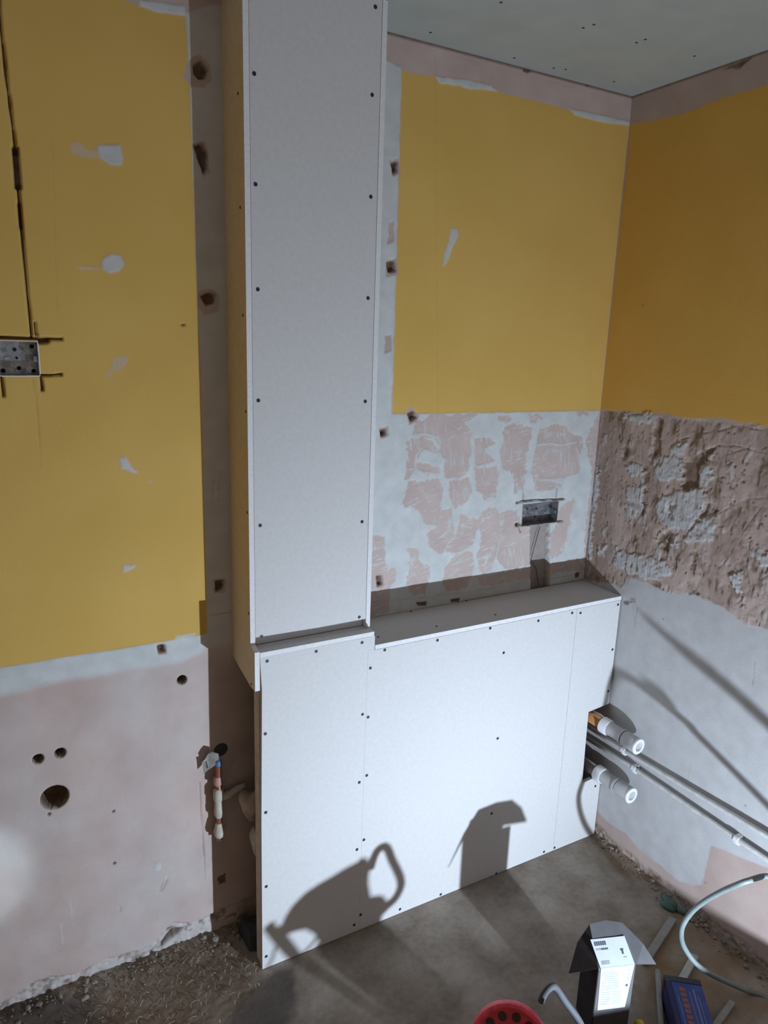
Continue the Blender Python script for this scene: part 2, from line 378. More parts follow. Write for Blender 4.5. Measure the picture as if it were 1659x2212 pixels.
chase_line = [(bw([(-6, -60), (2, 60), (14, 170), (26, 260), (34, 330)]), .004), (bw([(33, 322), (36, 360), (39, 402)]), .013), (bw([(38, 400), (42, 440), (46, 490), (55, 580), (62, 660), (68, 728)]), .0045), (bw([(42, 440), (46, 490)]), .007), (bw([(75, 697), (80, 730)]), .004)]
box_cuts = [(bw([(-60, 726), (60, 731), (95, 732), (134, 733)]), .005), (bw([(85, 738), (102, 737)]), .008), (bw([(85, 811), (110, 811), (132, 809)]), .0045), (bw([(3, 815), (8, 855)]), .004), (bw([(88, 815), (92, 842)]), .004),
 (crop([(1070,848),(1160,832),(1350,826),(1400,820)],3.19,780,820), .0045), (crop([(1340,830),(1350,745)],3.19,780,820), .004), (crop([(1118,830),(1118,770)],3.19,780,820), .003), (crop([(1085,1005),(1100,1050)],3.19,780,820), .003), (crop([(1330,980),(1395,974)],3.19,780,820), .003), (crop([(1070,1000),(1090,1000)],3.19,780,820), .01)]
box_cuts = box_cuts[:5] + [(bw(p), w_) for p, w_ in box_cuts[5:]]
chase_r = bw([(1146, 1132), (1188, 1130), (1186, 1280), (1147, 1285)])
pencil = [(bw(p), w_, s) for p, w_, s in [
 ([(72,820),(82,900),(88,1010)],.0015,.35), ([(432,1690),(434,1750),(440,1850)],.002,.55), ([(437,1760),(442,1860),(444,1900)],.002,.4), ([(112,300),(124,700)],.0015,.12),
 ([(447,1330),(530,1318)],.0012,.5), ([(462,1035),(458,1080)],.0015,.35), ([(474,1030),(470,1085)],.0015,.3), ([(458,1058),(474,1056)],.0015,.3), ([(940,120),(946,900)],.002,.14),
 ([(800,1302),(1000,1280),(1250,1240)],.0015,.35), ([(350,1925),(362,1900)],.003,.5), ([(352,1905),(345,1925)],.002,.6), ([(258,1972),(262,1958)],.002,.5)]]
base_break = bw([(340, 2028), (375, 1992), (412, 1996), (460, 1974), (700, 1870), (700, 2250), (-200, 2400), (-200, 2180), (0, 2172), (80, 2120), (160, 2105), (230, 2075), (330, 2045)])
base_hole = bw([(352, 2040), (372, 2012), (395, 2010), (375, 2030), (348, 2052)])
pale_marks = [(bw(p), s) for p, s in [([(334,1866),(348,1862),(346,1880),(334,1882)],.9), ([(354,1895),(361,1888),(358,1905)],.9), ([(392,1398),(420,1392),(416,1406),(396,1408)],.9), ([(128,1995),(132,1995),(138,2040),(133,2040)],.5), ([(148,1945),(152,1945),(160,2000),(155,2000)],.4), ([(300,1560),(360,1580),(372,1700),(340,1750)],.15)]]

def back_masks(U, V):
    ye = mask(Y_left, U, V, .002, .0015, 70) + mask(Y_right, U, V, .002, .002, 80)
    pale = mask(Pal_left, U, V, .02, .012, 14, 3)
    pale = np.maximum(pale, mask(strip_pale, U, V, .006, .004, 30, 4) * .72)
    pale = np.maximum(pale, mask(strip_mid, U, V, .006, .006, 40, 5))
    mos = mask(mosaic_area, U, V, .004, .003, 40, 6)
    pk = np.zeros(U.shape)
    for i, p in enumerate(pinks): pk = np.maximum(pk, mask(p, U, V, .003, .011, 70, 20 + i))
    combs = np.maximum(np.clip(fbm(U * 30 + V * 20, V * 260 - U * 60, 40, 2) * 6 - .7, 0, 1) * (vnoise(U * 9, V * 9, 3) > .5), np.clip(fbm(U * 260 + V * 60, V * 30, 41, 2) * 6 - .7, 0, 1) * (vnoise(U * 9, V * 9, 3) < .5)) * .6
    scr = np.clip(fbm(U * 40, V * 40, 44) * 6 - 1.0, 0, 1) * .7
    spk = np.clip(fbm(U * 90, V * 90, 47) * 6 - 1, 0, 1) * .35
    mos_p = mos * np.clip(1 - pk * .9 - spk * (1 - pk) + combs * pk + scr * pk, 0, 1)
    pale = np.maximum(pale * (1 - pk), mos_p)
    for p, wd in veins: pale = np.maximum(pale, line_mask(p, U, V, wd, .004) * .9)
    for t in (top_flakes, top_flakes2, top_flakes3):
        k = mask(t, U, V, .002, .003, 60, 9); pale = np.maximum(pale, k); ye = ye * (1 - k)
    for p, s in y_spots:
        k = mask(p, U, V, .004, .004, 60, 11) * s; ye = ye * (1 - k); pale = np.maximum(pale, k * .9 if s > .6 else k * .6)
    for p, s in pale_marks: pale = np.maximum(pale, mask(p, U, V, .004, .003, 60) * s)
    # faint worn cloud in the lower left plaster
    cl = np.clip(fbm(U * 6, V * 4, 61) * 2.0 + .35, 0, 1) * .45; pale = np.maximum(pale, cl * (V < .9) * (U < -1.25))
    br = np.zeros(U.shape)
    for p in ragged: k = mask(p, U, V, .003, .005, 70, 12); pale = pale * (1 - k); ye = ye * (1 - k); br = np.maximum(br, k * .12)
    for p in browns: br = np.maximum(br, mask(p, U, V, .003, .004, 90, 13))
    for (p, wd) in chase_line + box_cuts: br = np.maximum(br, line_mask(p, U, V, wd, .002)); 
    for p, wd, s in pencil: br = np.maximum(br, line_mask(p, U, V, wd, .002) * s)
    for c, r in round_holes: br = np.maximum(br, np.clip((r + .002 - np.hypot(U - c[0], V - c[2])) / .002, 0, 1))
    cr_ = mask(chase_r, U, V, .002, .001); ye *= 1 - cr_; pale = np.where(cr_ > .5, .6, pale); br = np.maximum(br, cr_ * .55)
    k = mask(base_break, U, V, .004, .008, 50, 15); pale = np.maximum(pale * (1 - k), k * .55); br = np.maximum(br, k * np.clip(fbm(U * 60, V * 60, 16) * 4, 0, 1) * .7)
    br = np.maximum(br, mask(base_hole, U, V, .004, .005, 60, 18))
    # browner, patchy tone towards the hidden pipe run
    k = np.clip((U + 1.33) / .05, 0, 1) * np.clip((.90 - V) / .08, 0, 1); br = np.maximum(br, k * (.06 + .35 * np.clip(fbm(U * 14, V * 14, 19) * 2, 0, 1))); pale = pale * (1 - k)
    br = np.maximum(br, np.clip((V - 2.392) / .004, 0, 1) * .8)
    return ye, pale, br
cache = {}
def back_fn(U, V):
    ye, pale, br = cache['b'] = back_masks(U, V)
    y = np.zeros(U.shape)
    y -= pale * .0016 * (1 - ye) + .0012 * fbm(U * 30, V * 30, 70) * (1 - ye) + .002 * fbm(U * 4, V * 4, 71)
    y += br * .006 * (fbm(U * 80, V * 80, 72) + .6) * (V > .02)
    for p in browns[:10]: y += mask(p, U, V, .006) * .012
    for (p, wd) in chase_line + box_cuts: y += line_mask(p, U, V, wd, .002) * .014
    for c, r in round_holes: y += np.clip((r - np.hypot(U - c[0], V - c[2])) / .003, 0, 1) * (.06 if r > .005 else .008)
    y += mask(chase_r, U, V, .003) * .022
    y += mask(base_break, U, V, .006, .008, 50, 15) * (.010 + .012 * fbm(U * 40, V * 40, 73)) + mask(base_hole, U, V, .006, .004) * .02
    y = np.where((V > 2.385), 0, y)
    return np.stack([U, y, V], -1)
def back_attr(U, V):
    ye, pale, br = cache['b']; return np.stack([np.clip(ye, 0, 1), np.clip(pale, 0, 1), np.clip(br, 0, 1), np.ones(U.shape)], -1)
def hole_drop(U, V):
    d = np.zeros(U.shape, bool)
    for x0, x1, z0, z1 in (BOXL, BOXR): d |= (U > x0) & (U < x1) & (V > z0) & (V < z1)
    return d
def snap(a, vals):
    a = a.copy()
    for v in vals: a[np.argmin(abs(a - v))] = v
    return a
us = snap(axis(-3.3, -1.95, 0.0, 0.0, .003), [BOXL[0], BOXL[1], BOXR[0], BOXR[1]])
vs = snap(axis(0, 0, 2.4, 2.4, .003), [BOXL[2], BOXL[3], BOXR[2], BOXR[3]])
tag(grid_mesh('wall_back', us, vs, back_fn, M_wall, hole_drop, back_attr), kind='structure')

# ---- right wall (y, z) -------------------------------------------------------
Yr = rw([(1364, 266), (1420, 258), (1480, 244), (1560, 212), (1659, 182), (2600, -150), (2600, 1010), (1659, 922), (1600, 912), (1560, 903), (1480, 904), (1440, 893), (1298, 886)])
C6 = lambda pts: rw(crop(pts, 3.687, 1240, 820))
rough_r = rw([(1298, 886), (1659, 922), (2700, 1030), (2700, 1700), (1659, 1358), (1612, 1346), (1565, 1314), (1511, 1287), (1492, 1281), (1446, 1284), (1392, 1254), (1359, 1243), (1343, 1268), (1320, 1262), (1255, 1246)])
r_pale = [C6(p) for p in [
 [(430,670),(520,680),(570,740),(540,800),(450,760)], [(650,700),(740,630),(800,600),(860,620),(860,790),(760,800),(640,790)], [(1000,700),(1060,670),(1110,720),(1080,800),(1000,840),(980,780)],
 [(420,850),(560,840),(540,960),(520,1060),(450,1130),(410,1000)], [(820,900),(1050,870),(1030,1000),(990,1130),(880,1200),(740,1200),(680,1100),(650,1000),(700,940)],
 [(970,1130),(1140,1060),(1130,1180),(1100,1280),(900,1300),(870,1280)], [(780,1220),(840,1230),(820,1340),(780,1330)], [(330,1330),(400,1370),(560,1400),(720,1450),(780,1530),(700,1600),(500,1560),(400,1520),(320,1500)],
 [(190,1340),(260,1320),(240,1390),(200,1400)], [(1230,1560),(1330,1530),(1330,1680),(1300,1700)], [(1470,1400),(1545,1380),(1545,1480),(1480,1480)], [(380,300),(620,260),(640,330),(500,350)], [(800,540),(890,500),(870,600),(800,620)],
 [(160,700),(200,680),(190,900),(150,1200),(130,1450),(100,1300)]]]
r_brown = [C6(p) for p in [
 [(650,310),(700,320),(680,440),(690,600),(640,620),(605,600),(630,430)], [(740,970),(800,1000),(780,1100),(740,1090)], [(685,1220),(780,1220),(760,1340),(720,1350),(665,1280)], [(1060,960),(1140,1050),(1050,1100),(1000,1080)],
 [(540,980),(570,1000),(550,1080),(520,1070)], [(870,880),(980,850),(1010,700),(1110,560),(1130,530),(1000,560),(940,620),(870,660),(850,780)], [(400,520),(430,560),(410,650),(370,620)], [(160,560),(210,570),(190,640),(160,640)],
 [(440,1440),(560,1450),(560,1470),(450,1460)], [(930,1360),(970,1370),(960,1550),(930,1500)], [(780,1400),(830,1390),(800,1500),(780,1490)], [(900,1680),(990,1640),(980,1700),(920,1705)], [(400,1780),(480,1755),(480,1770),(410,1800)], [(550,880),(600,860),(600,900),(560,920)]]]
r_lines = [(C6(p), w_) for p, w_ in [
 ([(1130,525),(1300,530),(1545,590)],.004), ([(1160,1060),(1250,1010),(1400,950),(1545,940)],.004), ([(850,480),(1000,430),(1150,410),(1300,370),(1500,400)],.005), ([(1270,1330),(1400,1130),(1500,1000)],.005), ([(880,640),(980,560)],.005),
 ([(1340,1000),(1545,1020)],.003), ([(1200,600),(1400,540)],.003), ([(1300,1780),(1430,1640),(1545,1560)],.006), ([(440,1570),(425,1630)],.004), ([(450,1570),(560,1610)],.003), ([(505,1820),(480,1970)],.003), ([(1150,1500),(1230,1420)],.005), ([(250,700),(260,900),(240,1150)],.005)]]
r_pinklow = rw([(1284, 1745), (1310, 1775), (1353, 1801), (1382, 1836), (1425, 1868), (1466, 1901), (1500, 1916), (1516, 1912), (1522, 1880), (1537, 1828), (1659, 1875), (2300, 2100), (2300, 2700), (1659, 2300), (1260, 1900)])
r_misc = [(rw(p), w_, s) for p, w_, s in [([(1632,1430),(1626,1480)],.002,.5), ([(1485,1685),(1492,1655)],.002,.3), ([(1365,1300),(1370,1335)],.002,.4)]]
r_spots = [(onX(1433, 1337), .004), (onX(1610, 1740), .004), (onX(1388, 660), .004), (onX(1524, 1907), .004)]
crack_r = rw([(1560, 150), (1600, 132), (1625, 124), (1600, 148)])
def right_fn(U, V):
    rr = mask(rough_r, U, V, .006, .010, 30, 80)
    ye = mask(Yr, U, V, .002, .0025, 60, 81) * (1 - rr)
    pale = (1 - rr) * (V < 1.35) * (1 - mask(r_pinklow, U, V, .006, .006, 20, 82)) * .85
    patch = np.zeros(U.shape)
    for i, p in enumerate(r_pale): patch = np.maximum(patch, mask(p, U, V, .003, .016 + .0, 75, 90 + i) * np.clip(1.25 - 3.2 * np.abs(fbm(U * 45, V * 40, 200 + i)), .15, 1))
    patch = np.maximum(patch, rr * np.clip(fbm(U * 44, V * 26, 111) * 7 - .9, 0, 1) * .65)
    ribs = .5 + .5 * np.sin(U * 1500 + 3 * fbm(U * 10, V * 10, 5))
    pale = np.maximum(pale, patch * (.8 + .2 * ribs))
    br = rr * np.clip(fbm(U * 24, V * 10, 112) * 5 + .25, 0, 1) * (.35 + .6 * np.clip(fbm(U * 90, V * 35, 114) * 5, 0, 1)); br = np.maximum(br, rr * np.clip(fbm(U * 110, V * 80, 115) * 7 - 1.1, 0, 1) * .8); br = np.maximum(br, rr * np.clip((U + .13) / .08, 0, 1) * .45)
    for i, p in enumerate(r_brown): br = np.maximum(br, mask(p, U, V, .006, .016, 80, 120 + i) * .85)
    br *= 1 - patch * .9
    for p, wd in r_lines: br = np.maximum(br, line_mask(p, U + .004 * fbm(U * 40, V * 40, 7), V + .005 * fbm(U * 40, V * 40, 8), wd * .7, .003) * .65)
    for p, wd, s in r_misc: br = np.maximum(br, line_mask(p, U, V, wd, .002) * s)
    for c, r in r_spots: br = np.maximum(br, np.clip((r - np.hypot(U - c[1], V - c[2])) / .002, 0, 1) * .8)
    k = mask(crack_r, U, V, .004, .004, 60); br = np.maximum(br, k)
    low = np.clip(1 - V / (.035 + .03 * (fbm(U * 12, V * 0, 77) + .3)), 0, 1); br = np.maximum(br, np.clip(low * 2, 0, 1) * np.clip(.4 + 2.5 * fbm(U * 70, V * 70, 78), 0, 1))
    # flake edge above the yellow
    e = np.abs(V - (2.245 + .01 * fbm(U * 20, V * 0, 3))) < .0; 
    x = np.zeros(U.shape) + .0015 * fbm(U * 6, V * 6, 130)
    x -= rr * (.005 * fbm(U * 26, V * 15, 131) + .0018 * fbm(U * 90, V * 60, 132))
    x -= patch * (.003 + .0008 * ribs); x += br * rr * .004
    for p in r_brown[:7]: x += mask(p, U, V, .010, .012, 70, 5) * .005
    x += np.clip(low * 2, 0, 1) * .012 * (fbm(U * 50, V * 50, 133) + .3)
    x = np.maximum(x, -.010); x = np.where((U > -.01), np.minimum(x, 0) * 0, x); x = np.where(V > 2.385, 0, x)
    br = np.maximum(br, np.clip((V - 2.392) / .004, 0, 1) * .8)
    cache['r'] = np.stack([np.clip(ye, 0, 1), np.clip(pale, 0, 1), np.clip(br, 0, 1), np.ones(U.shape)], -1)
    return np.stack([x, U, V], -1)
us = axis(-3.0, -1.0, 0.0, 0.0, .003)
tag(grid_mesh('wall_right', us, axis(0, 0, 2.4, 2.4, .003), right_fn, M_rwall, None, lambda U, V: cache['r'], flip=True), kind='structure')

# ---- ceiling, left wall ------------------------------------------------------
def ceil_attr(U, V): return np.stack([U * 0, U * 0, U * 0, U * 0 + 1], -1)
ce = abox('ceiling', -3.3, 0.02, -3.0, 0.02, 2.4, 2.42, M_ceil); tag(ce, kind='structure')
wl = abox('wall_left', -3.34, -3.3, -3.0, 0.02, 0, 2.4, mat('yellow_left_wall', (0.62, 0.38, 0.07), 0.85), None); tag(wl, kind='structure')

# ---- floor -------------------------------------------------------------------
def floor_material():
    m, nt, bs = nodes('rough_concrete_floor')
    at = N(nt, 'ShaderNodeAttribute', attribute_name='coat'); sp = N(nt, 'ShaderNodeSeparateColor'); nt.links.new(at.outputs['Color'], sp.inputs[0])
    a, nz = noise_col(nt, 7, (0.21, 0.175, 0.145), (0.40, 0.355, 0.31), 0.35, 0.65)
    b, _ = noise_col(nt, 60, (0.12, 0.09, 0.06), (0.30, 0.24, 0.18), 0.3, 0.7)
    c = mixc(nt, 0.35, a, b)
    c = mixc(nt, sp.outputs[0], c, (0.06, 0.055, 0.055)); c = mixc(nt, sp.outputs[1], c, (0.42, 0.41, 0.38)); c = mixc(nt, sp.outputs[2], c, (0.20, 0.13, 0.075))
    nt.links.new(c, bs.inputs['Base Color']); bs.inputs['Roughness'].default_value = 0.92; bs.inputs['Specular IOR Level'].default_value = 0.2
    tc = N(nt, 'ShaderNodeTexCoord'); n2 = N(nt, 'ShaderNodeTexNoise'); n2.inputs['Scale'].default_value = 130; n2.inputs['Detail'].default_value = 6
    nt.links.new(tc.outputs['Object'], n2.inputs['Vector']); bump(nt, bs, n2.outputs['Fac'], 0.35, 0.002)
    return m
dark_patch = fl([(560, 2120), (640, 2080), (640, 2160), (620, 2230), (480, 2230), (500, 2160)])
dark_patch2 = fl([(0, 2190), (60, 2150), (200, 2160), (260, 2230), (0, 2260)])
straw = fl([(250, 2110), (460, 2000), (560, 2080), (560, 2140), (420, 2260), (150, 2260)])
pale_f = fl([(330, 2070), (460, 1985), (462, 2010), (400, 2035), (300, 2085)])
earth = fl([(1290, 1815), (1380, 1870), (1460, 1950), (1659, 2100), (1700, 2200), (1500, 2240), (1380, 2200), (1400, 2050), (1440, 1960), (1330, 1880)])
def floor_fn(U, V):
    z = .002 * fbm(U * 8, V * 8, 140) + .0007 * fbm(U * 60, V * 60, 141)
    st = mask(straw, U, V, .06, .02, 20, 142); z += st * .003 * fbm(U * 70, V * 90, 143)
    near = np.clip(1 - np.abs(V) / .09, 0, 1) * (U < -1.245); z += near * (.006 + .016 * fbm(U * 28, V * 28, 144))
    nr = np.clip(1 - np.abs(U) / .05, 0, 1) * (V < -.18); z += nr * (.006 + .016 * fbm(U * 40, V * 30, 145))
    flat = (U > -1.23) & (V > -.22) & (V < -.12); z = np.where(flat, np.minimum(z, 0), z)
    z = np.clip(z, -.006, .02)
    dk = np.maximum(mask(dark_patch, U, V, .03, .02, 20, 146), mask(dark_patch2, U, V, .04, .02, 20, 147)) * .7
    dk = np.maximum(dk, np.clip(fbm(U * 9, V * 9, 148) * 3 - .3, 0, 1) * .3)
    pl = mask(pale_f, U, V, .01, .01, 40, 149) * .8
    pl = np.maximum(pl, st * np.clip(fbm(U * 50 + V * 30, V * 200 - U * 160, 150, 3) * 6 - .9, 0, 1) * .6)
    pl = np.maximum(pl, nr * np.clip(fbm(U * 60, V * 60, 151) * 5, 0, 1) * .6)
    er = mask(earth, U, V, .05, .02, 15, 152) * np.clip(.6 + 1.5 * fbm(U * 12, V * 12, 153), 0, 1)
    er = np.maximum(er, st * .45)
    cache['f'] = np.stack([dk, pl * (1 - dk), np.clip(er, 0, 1), np.ones(U.shape)], -1)
    return np.stack([U, V, z], -1)
tag(grid_mesh('floor', axis(-3.3, -1.95, 0.0, 0.08, .004, .08), axis(-3.0, -1.05, 0.0, 0.08, .004, .08), floor_fn, floor_material(), None, lambda U, V: cache['f']), kind='structure')

# ceiling fixings
def screw_mesh(r=.0045):
    bm = bmesh.new(); n = 16
    ring = lambda rad, h: [bm.verts.new((math.cos(2 * math.pi * k / n) * rad, math.sin(2 * math.pi * k / n) * rad, h)) for k in range(n)]
    a = ring(r, 0); b = ring(r * .95, .0006); c = ring(r * .6, .0007); d = ring(r * .35, .0001)
    for p, q in ((a, b), (b, c), (c, d)):
        for k in range(n): bm.faces.new((p[k], p[(k + 1) % n], q[(k + 1) % n], q[k]))
    bm.faces.new(d); bm.faces.new(a[::-1])
    me = bpy.data.meshes.new('screw'); bm.to_mesh(me); bm.free(); me.materials.append(M_screw); return me
SCREW = screw_mesh(); SCREWS = screw_mesh(.0036)
def screw(P, normal, parent, me=SCREW):
    o = bpy.data.objects.new('screw', me); COL.objects.link(o); o.parent = parent
    off = Vector((0, 0, 0)); r_ = parent
    while r_: off += Vector(r_.location); r_ = r_.parent
    o.location = Vector(P) - off; o.rotation_euler = Vector(normal).to_track_quat('Z', 'Y').to_euler(); return o
for q in [(930, 70), (1082, 5), (1260, 60), (1283, 53), (1375, 92), (1394, 85), (1500, 121), (1111, 125), (1196, 147), (1222, 150), (1326, 176)]:
    screw(onZ(*q, 2.4), (0, 0, -1), ce, SCREWS)

# ================================================================== BOXED COLUMN
def yz(q, y=None, x=None): return None
XL, XR = -1.2375, -0.9135
T = .0125
colb = empty('column_boxing', (XL, 0, L2), 'tall narrow plasterboard column boxing running from the low boxing up to the ceiling', 'boxing')
XL0 = -1.2445        # outer left face
side = [(XL0, .0, 2.399), (XL0, -DC, 2.399), (XL0, -DC, .957), (XL0, -.1455, .940), (XL0, -D, .933), (XL0, -D, .831), (XL0, -.145, .829), (XL0, .0, .852)]
sb = prism('side_board', side, (T, 0, 0), None, colb, mats=[M_side_bounce, M_core]); tag(sb, 'left return board of the column with a diagonal cut at its foot')
for q in [(514,202),(519,448),(525,681),(531,889),(534,1107),(537,1325),(466,204),(473,448),(479,680),(487,886),(491,1115),(495,1411),(543,1478)]:
    P = onX(*q, XL0)
    if -.18 < P[1] < -.002: screw((XL0, P[1], P[2]), (-1, 0, 0), sb, SCREWS)
prism('side_board', [(XR - T, 0, 2.399), (XR - T, -DC, 2.399), (XR - T, -DC, .957), (XR - T, -DC, .9325), (XR - T, 0, .9325)], (T, 0, 0), None, colb, mats=[M_board, M_core])
fb = prism('front_board', [(XL0 + T + .0012, -DC + .0008, 2.399), (XR - T - .0008, -DC + .0008, 2.399), (XR - T - .0008, -DC + .0008, .956), (-1.06, -DC + .0008, .955), (XL0 + T + .0012, -DC + .0008, .958)], (0, T, 0), None, colb, mats=[M_board, M_core])
for q in [(549,159),(552,398),(557,625),(558,865),(562,1135),(565,1375),(811,15),(804,205),(801,425),(795,644),(789,867),(782,1127),(776,1333)]:
    screw(onY(*q, -DC + .0008), (0, -1, 0), fb)
for x in (-1.21, -.945):
    abox('timber_batten', x - .019, x + .019, -DC + T + .002, -DC + T + .04, .96, 2.39, mat('sawn_batten', (0.4, 0.26, 0.14)), colb)

# ================================================================== LOW BOXING
low = empty('low_boxing', (-0.62, -D, 0), 'waist-high white plasterboard boxing along the foot of the back wall', 'boxing')
F = lambda pts: [(onY(*q, -D)[0], -D, max(.0, onY(*q, -D)[2])) for q in pts]
zt = L - T - .001
lf = prism('front_board', [(-1.2315, -D, L2 - T - .001), (onY(566, 1495, -D)[0], -D, .8305), (onY(565, 1800, -D)[0], -D, .45), (onY(567, 2098, -D)[0], -D, .001), (-.9385, -D, .001), (-.936, -D, .45), (-.934, -D, zt), (-.914, -D, zt), (-.914, -D, .917), (-.93, -D, .918)], (0, T, 0), None, low, mats=[M_board, M_tan])
mf = prism('front_board', [(-.9381, -D, .001), (-.1935, -D, .001), (-.1945, -D, zt), (-.9337, -D, zt), (-.9357, -D, .45)], (0, T, 0), None, low, mats=[M_board, M_core])
rf = prism('front_board', [(-.1925, -D, .001), (-.004, -D, .001), (-.003, -D, .200), (-.044, -D, .233), (-.090, -D, .229), (-.094, -D, .40), (-.096, -D, .498), (-.006, -D, .507), (-.005, -D, zt), (-.1933, -D, zt)], (0, T, 0), None, low, mats=[M_board, M_core])
tag(rf, 'narrow end board notched around the waste pipes')
tb = prism('top_board', [(XR + .001, -D, L), (-.003, -D, L), (-.002, -.003, L), (XR + .001, -.003, L)], (0, 0, -T), None, low, mats=[M_board, M_core])
t2 = prism('top_board', [(XL0 + T + .001, -D, L2 - .001), (-.9165, -D, L2 - .001), (-.9165, -.02, L2 - .001), (XL0 + T + .001, -.02, L2 - .001)], (0, 0, -T), None, low, mats=[M_board, M_core]); tag(t2, 'short raised step of ledge under the column')
for q in [(577,1428),(683,1407),(782,1388),(800,1443),(831,1404),(945,1383),(1059,1357),(1163,1341),(1236,1324),(1254,1324),(1335,1306),(1323,1403),(1314,1493),(1088,1410),(1075,1595),(783,1543),(795,1549),(573,1585),(792,1675),(776,1690),(574,1755),(786,1814),(771,1835),(575,1915),(779,1976),(765,1998),(575,2066),(1062,1757),(1198,1831),(1175,1840),(1072,1887),(952,1932),(864,1964),(1286,1698)]:
    P = onY(*q, -D); par = lf if P[0] < -.937 else (mf if P[0] < -.193 else rf)
    screw(P, (0, -1, 0), par)
for q in [(888,1321),(943,1353),(1070,1328),(817,1376),(1007,1298),(1247,1252)]: screw(onZ(*q, L), (0, 0, 1), tb, SCREWS)
batm = mat('sawn_floor_batten', (0.4, 0.26, 0.14))
xl_ = onY(565, 1800, -D)[0]
abox('timber_batten', xl_, xl_ + .04, -D + T, -D + .047, .002, .829, mat('grey_tan_batten', (.55, .47, .39), .9), low)
abox('riser', XL0 + T + .001, -.9275, -.128, -.116, L2 + .001, .985, M_board, colb)
for x in (-.936, -.194, -.56): abox('timber_batten', x - .02, x + .02, -D + T + .001, -D + T + .035, .002, zt - .002, batm, low)
abox('timber_batten', -1.2, -.1, -.024, -.004, zt - .04, zt - .002, batm, low)
abox('timber_batten', -1.2, -.93, -D + T + .001, -D + T + .03, L2 - T - .04, L2 - T - .004, batm, low)

# ================================================================== METAL BACK BOXES
def back_box(x0, x1, z0, z1, label, knock):
    e = empty('metal_back_box', ((x0 + x1) / 2, 0, z0), label, 'socket box', 'metal socket boxes let into the back wall')
    x0 += .002; x1 -= .002; z0 += .002; z1 -= .002; dp = .034; t = .0015; bm = bmesh.new()
    def q(*p): bm.faces.new([bm.verts.new(v) for v in p])
    o = [(x0, z0), (x1, z0), (x1, z1), (x0, z1)]; i_ = [(x0 + t, z0 + t), (x1 - t, z0 + t), (x1 - t, z1 - t), (x0 + t, z1 - t)]
    for k in range(4):
        a, b = o[k], o[(k + 1) % 4]; c, d = i_[(k + 1) % 4], i_[k]
        q((a[0], -.001, a[1]), (b[0], -.001, b[1]), (c[0], -.001, c[1]), (d[0], -.001, d[1]))
        q((a[0], -.001, a[1]), (b[0], -.001, b[1]), (b[0], dp + t, b[1]), (a[0], dp + t, a[1]))
        q((d[0], -.001, d[1]), (c[0], -.001, c[1]), (c[0], dp, c[1]), (d[0], dp, d[1]))
    q(*[(x, dp, z) for x, z in i_]); q(*[(x, dp + t, z) for x, z in o])
    from_bm('box_shell', bm, M_galv, e)
    for kx, kz, r in knock:
        cx = x0 + (x1 - x0) * kx; cz = z0 + (z1 - z0) * kz
        lathe('knockout', (cx, dp - .0005, cz), (0, -1, 0), [(0, r), (.001, r * .98), (.0012, r * .2)], M_galv if r > .006 else M_dark, e, 20)
    for s in (.02, .98):
        cx = x0 + (x1 - x0) * s + (.004 if s < .5 else -.004)
        abox('fixing_lug', cx - .004, cx + .004, .0005, .012, (z0 + z1) / 2 - .006, (z0 + z1) / 2 + .006, M_galv, e, .001)
    return e
back_box(*BOXL, 'galvanised metal box sunk in the yellow wall, cut off by the left photo edge', [(.15, .7, .010), (.35, .3, .010), (.68, .75, .004), (.70, .5, .0028), (.72, .2, .0045), (.93, .85, .0045), (.93, .12, .0045), (.49, .12, .005), (.83, .55, .010), (.58, .4, .010)])
back_box(*BOXR, 'galvanised metal box above the vertical cable slot in the tile-stripped wall', [(.25, .6, .010), (.75, .35, .010), (.32, .66, .003), (.58, .62, .003), (.55, .25, .003), (.5, .5, .009)])
# thin grey cable lying in the slot below the box
tube('cable', [(-.205, .012, 1.10), (-.222, .010, 1.04), (-.232, .012, .99), (-.205, .012, .95), (-.19, .012, .895)], .001, M_black)
tag(bpy.data.objects['cable'], 'thin dark cable in the slot under the metal box', 'cable')

# ================================================================== WASTE PIPES
def waste(P, dr, pipe_m, label, end_r=.0245):
    P = Vector(P); e = empty('waste_pipe', (P.x, -.18, P.z), label, 'waste pipe', 'waste pipes leaving the notch in the boxing')
    a = Vector(dr).normalized()          # towards the room
    s = P - a * .15                      # start of coupling
    back = s - a * ((s.y + .006) / a.y) * 1.0
    tube('pipe', [back, s + a * .01], .0195, pipe_m, e, 24)
    lathe('collar_nut', s, a, [(0, .024), (.002, .0275), (.026, .0275), (.030, .0255), (.030, .021)], M_white, e)
    lathe('coupling_body', s + a * .028, a, [(0, .0225), (.05, .0225), (.054, .0225), (.0541, .026), (.058, .0265), (.062, .026), (.062, .022)], M_whitem, e)
    lathe('end_nut', s + a * .092, a, [(0, .022), (.001, .0245), (.010, .0255), (.045, .0255), (.050, .024)], M_whitem, e)
    lathe('end_ring', s + a * .140, a, [(0, .0245), (.003, .0262), (.0085, .0262), (.010, .0245), (.010, .0155), (.004, .0150), (-.02, .0150)], M_white, e)
    return e
waste((-.052, -.357, .456), (.03, -1, -.02), M_orange, 'upper waste pipe, orange brown with a white end coupling', )
waste((-.050, -.352, .277), (.02, -1, .0), M_greyp, 'lower waste pipe, dusty grey with a white end coupling')
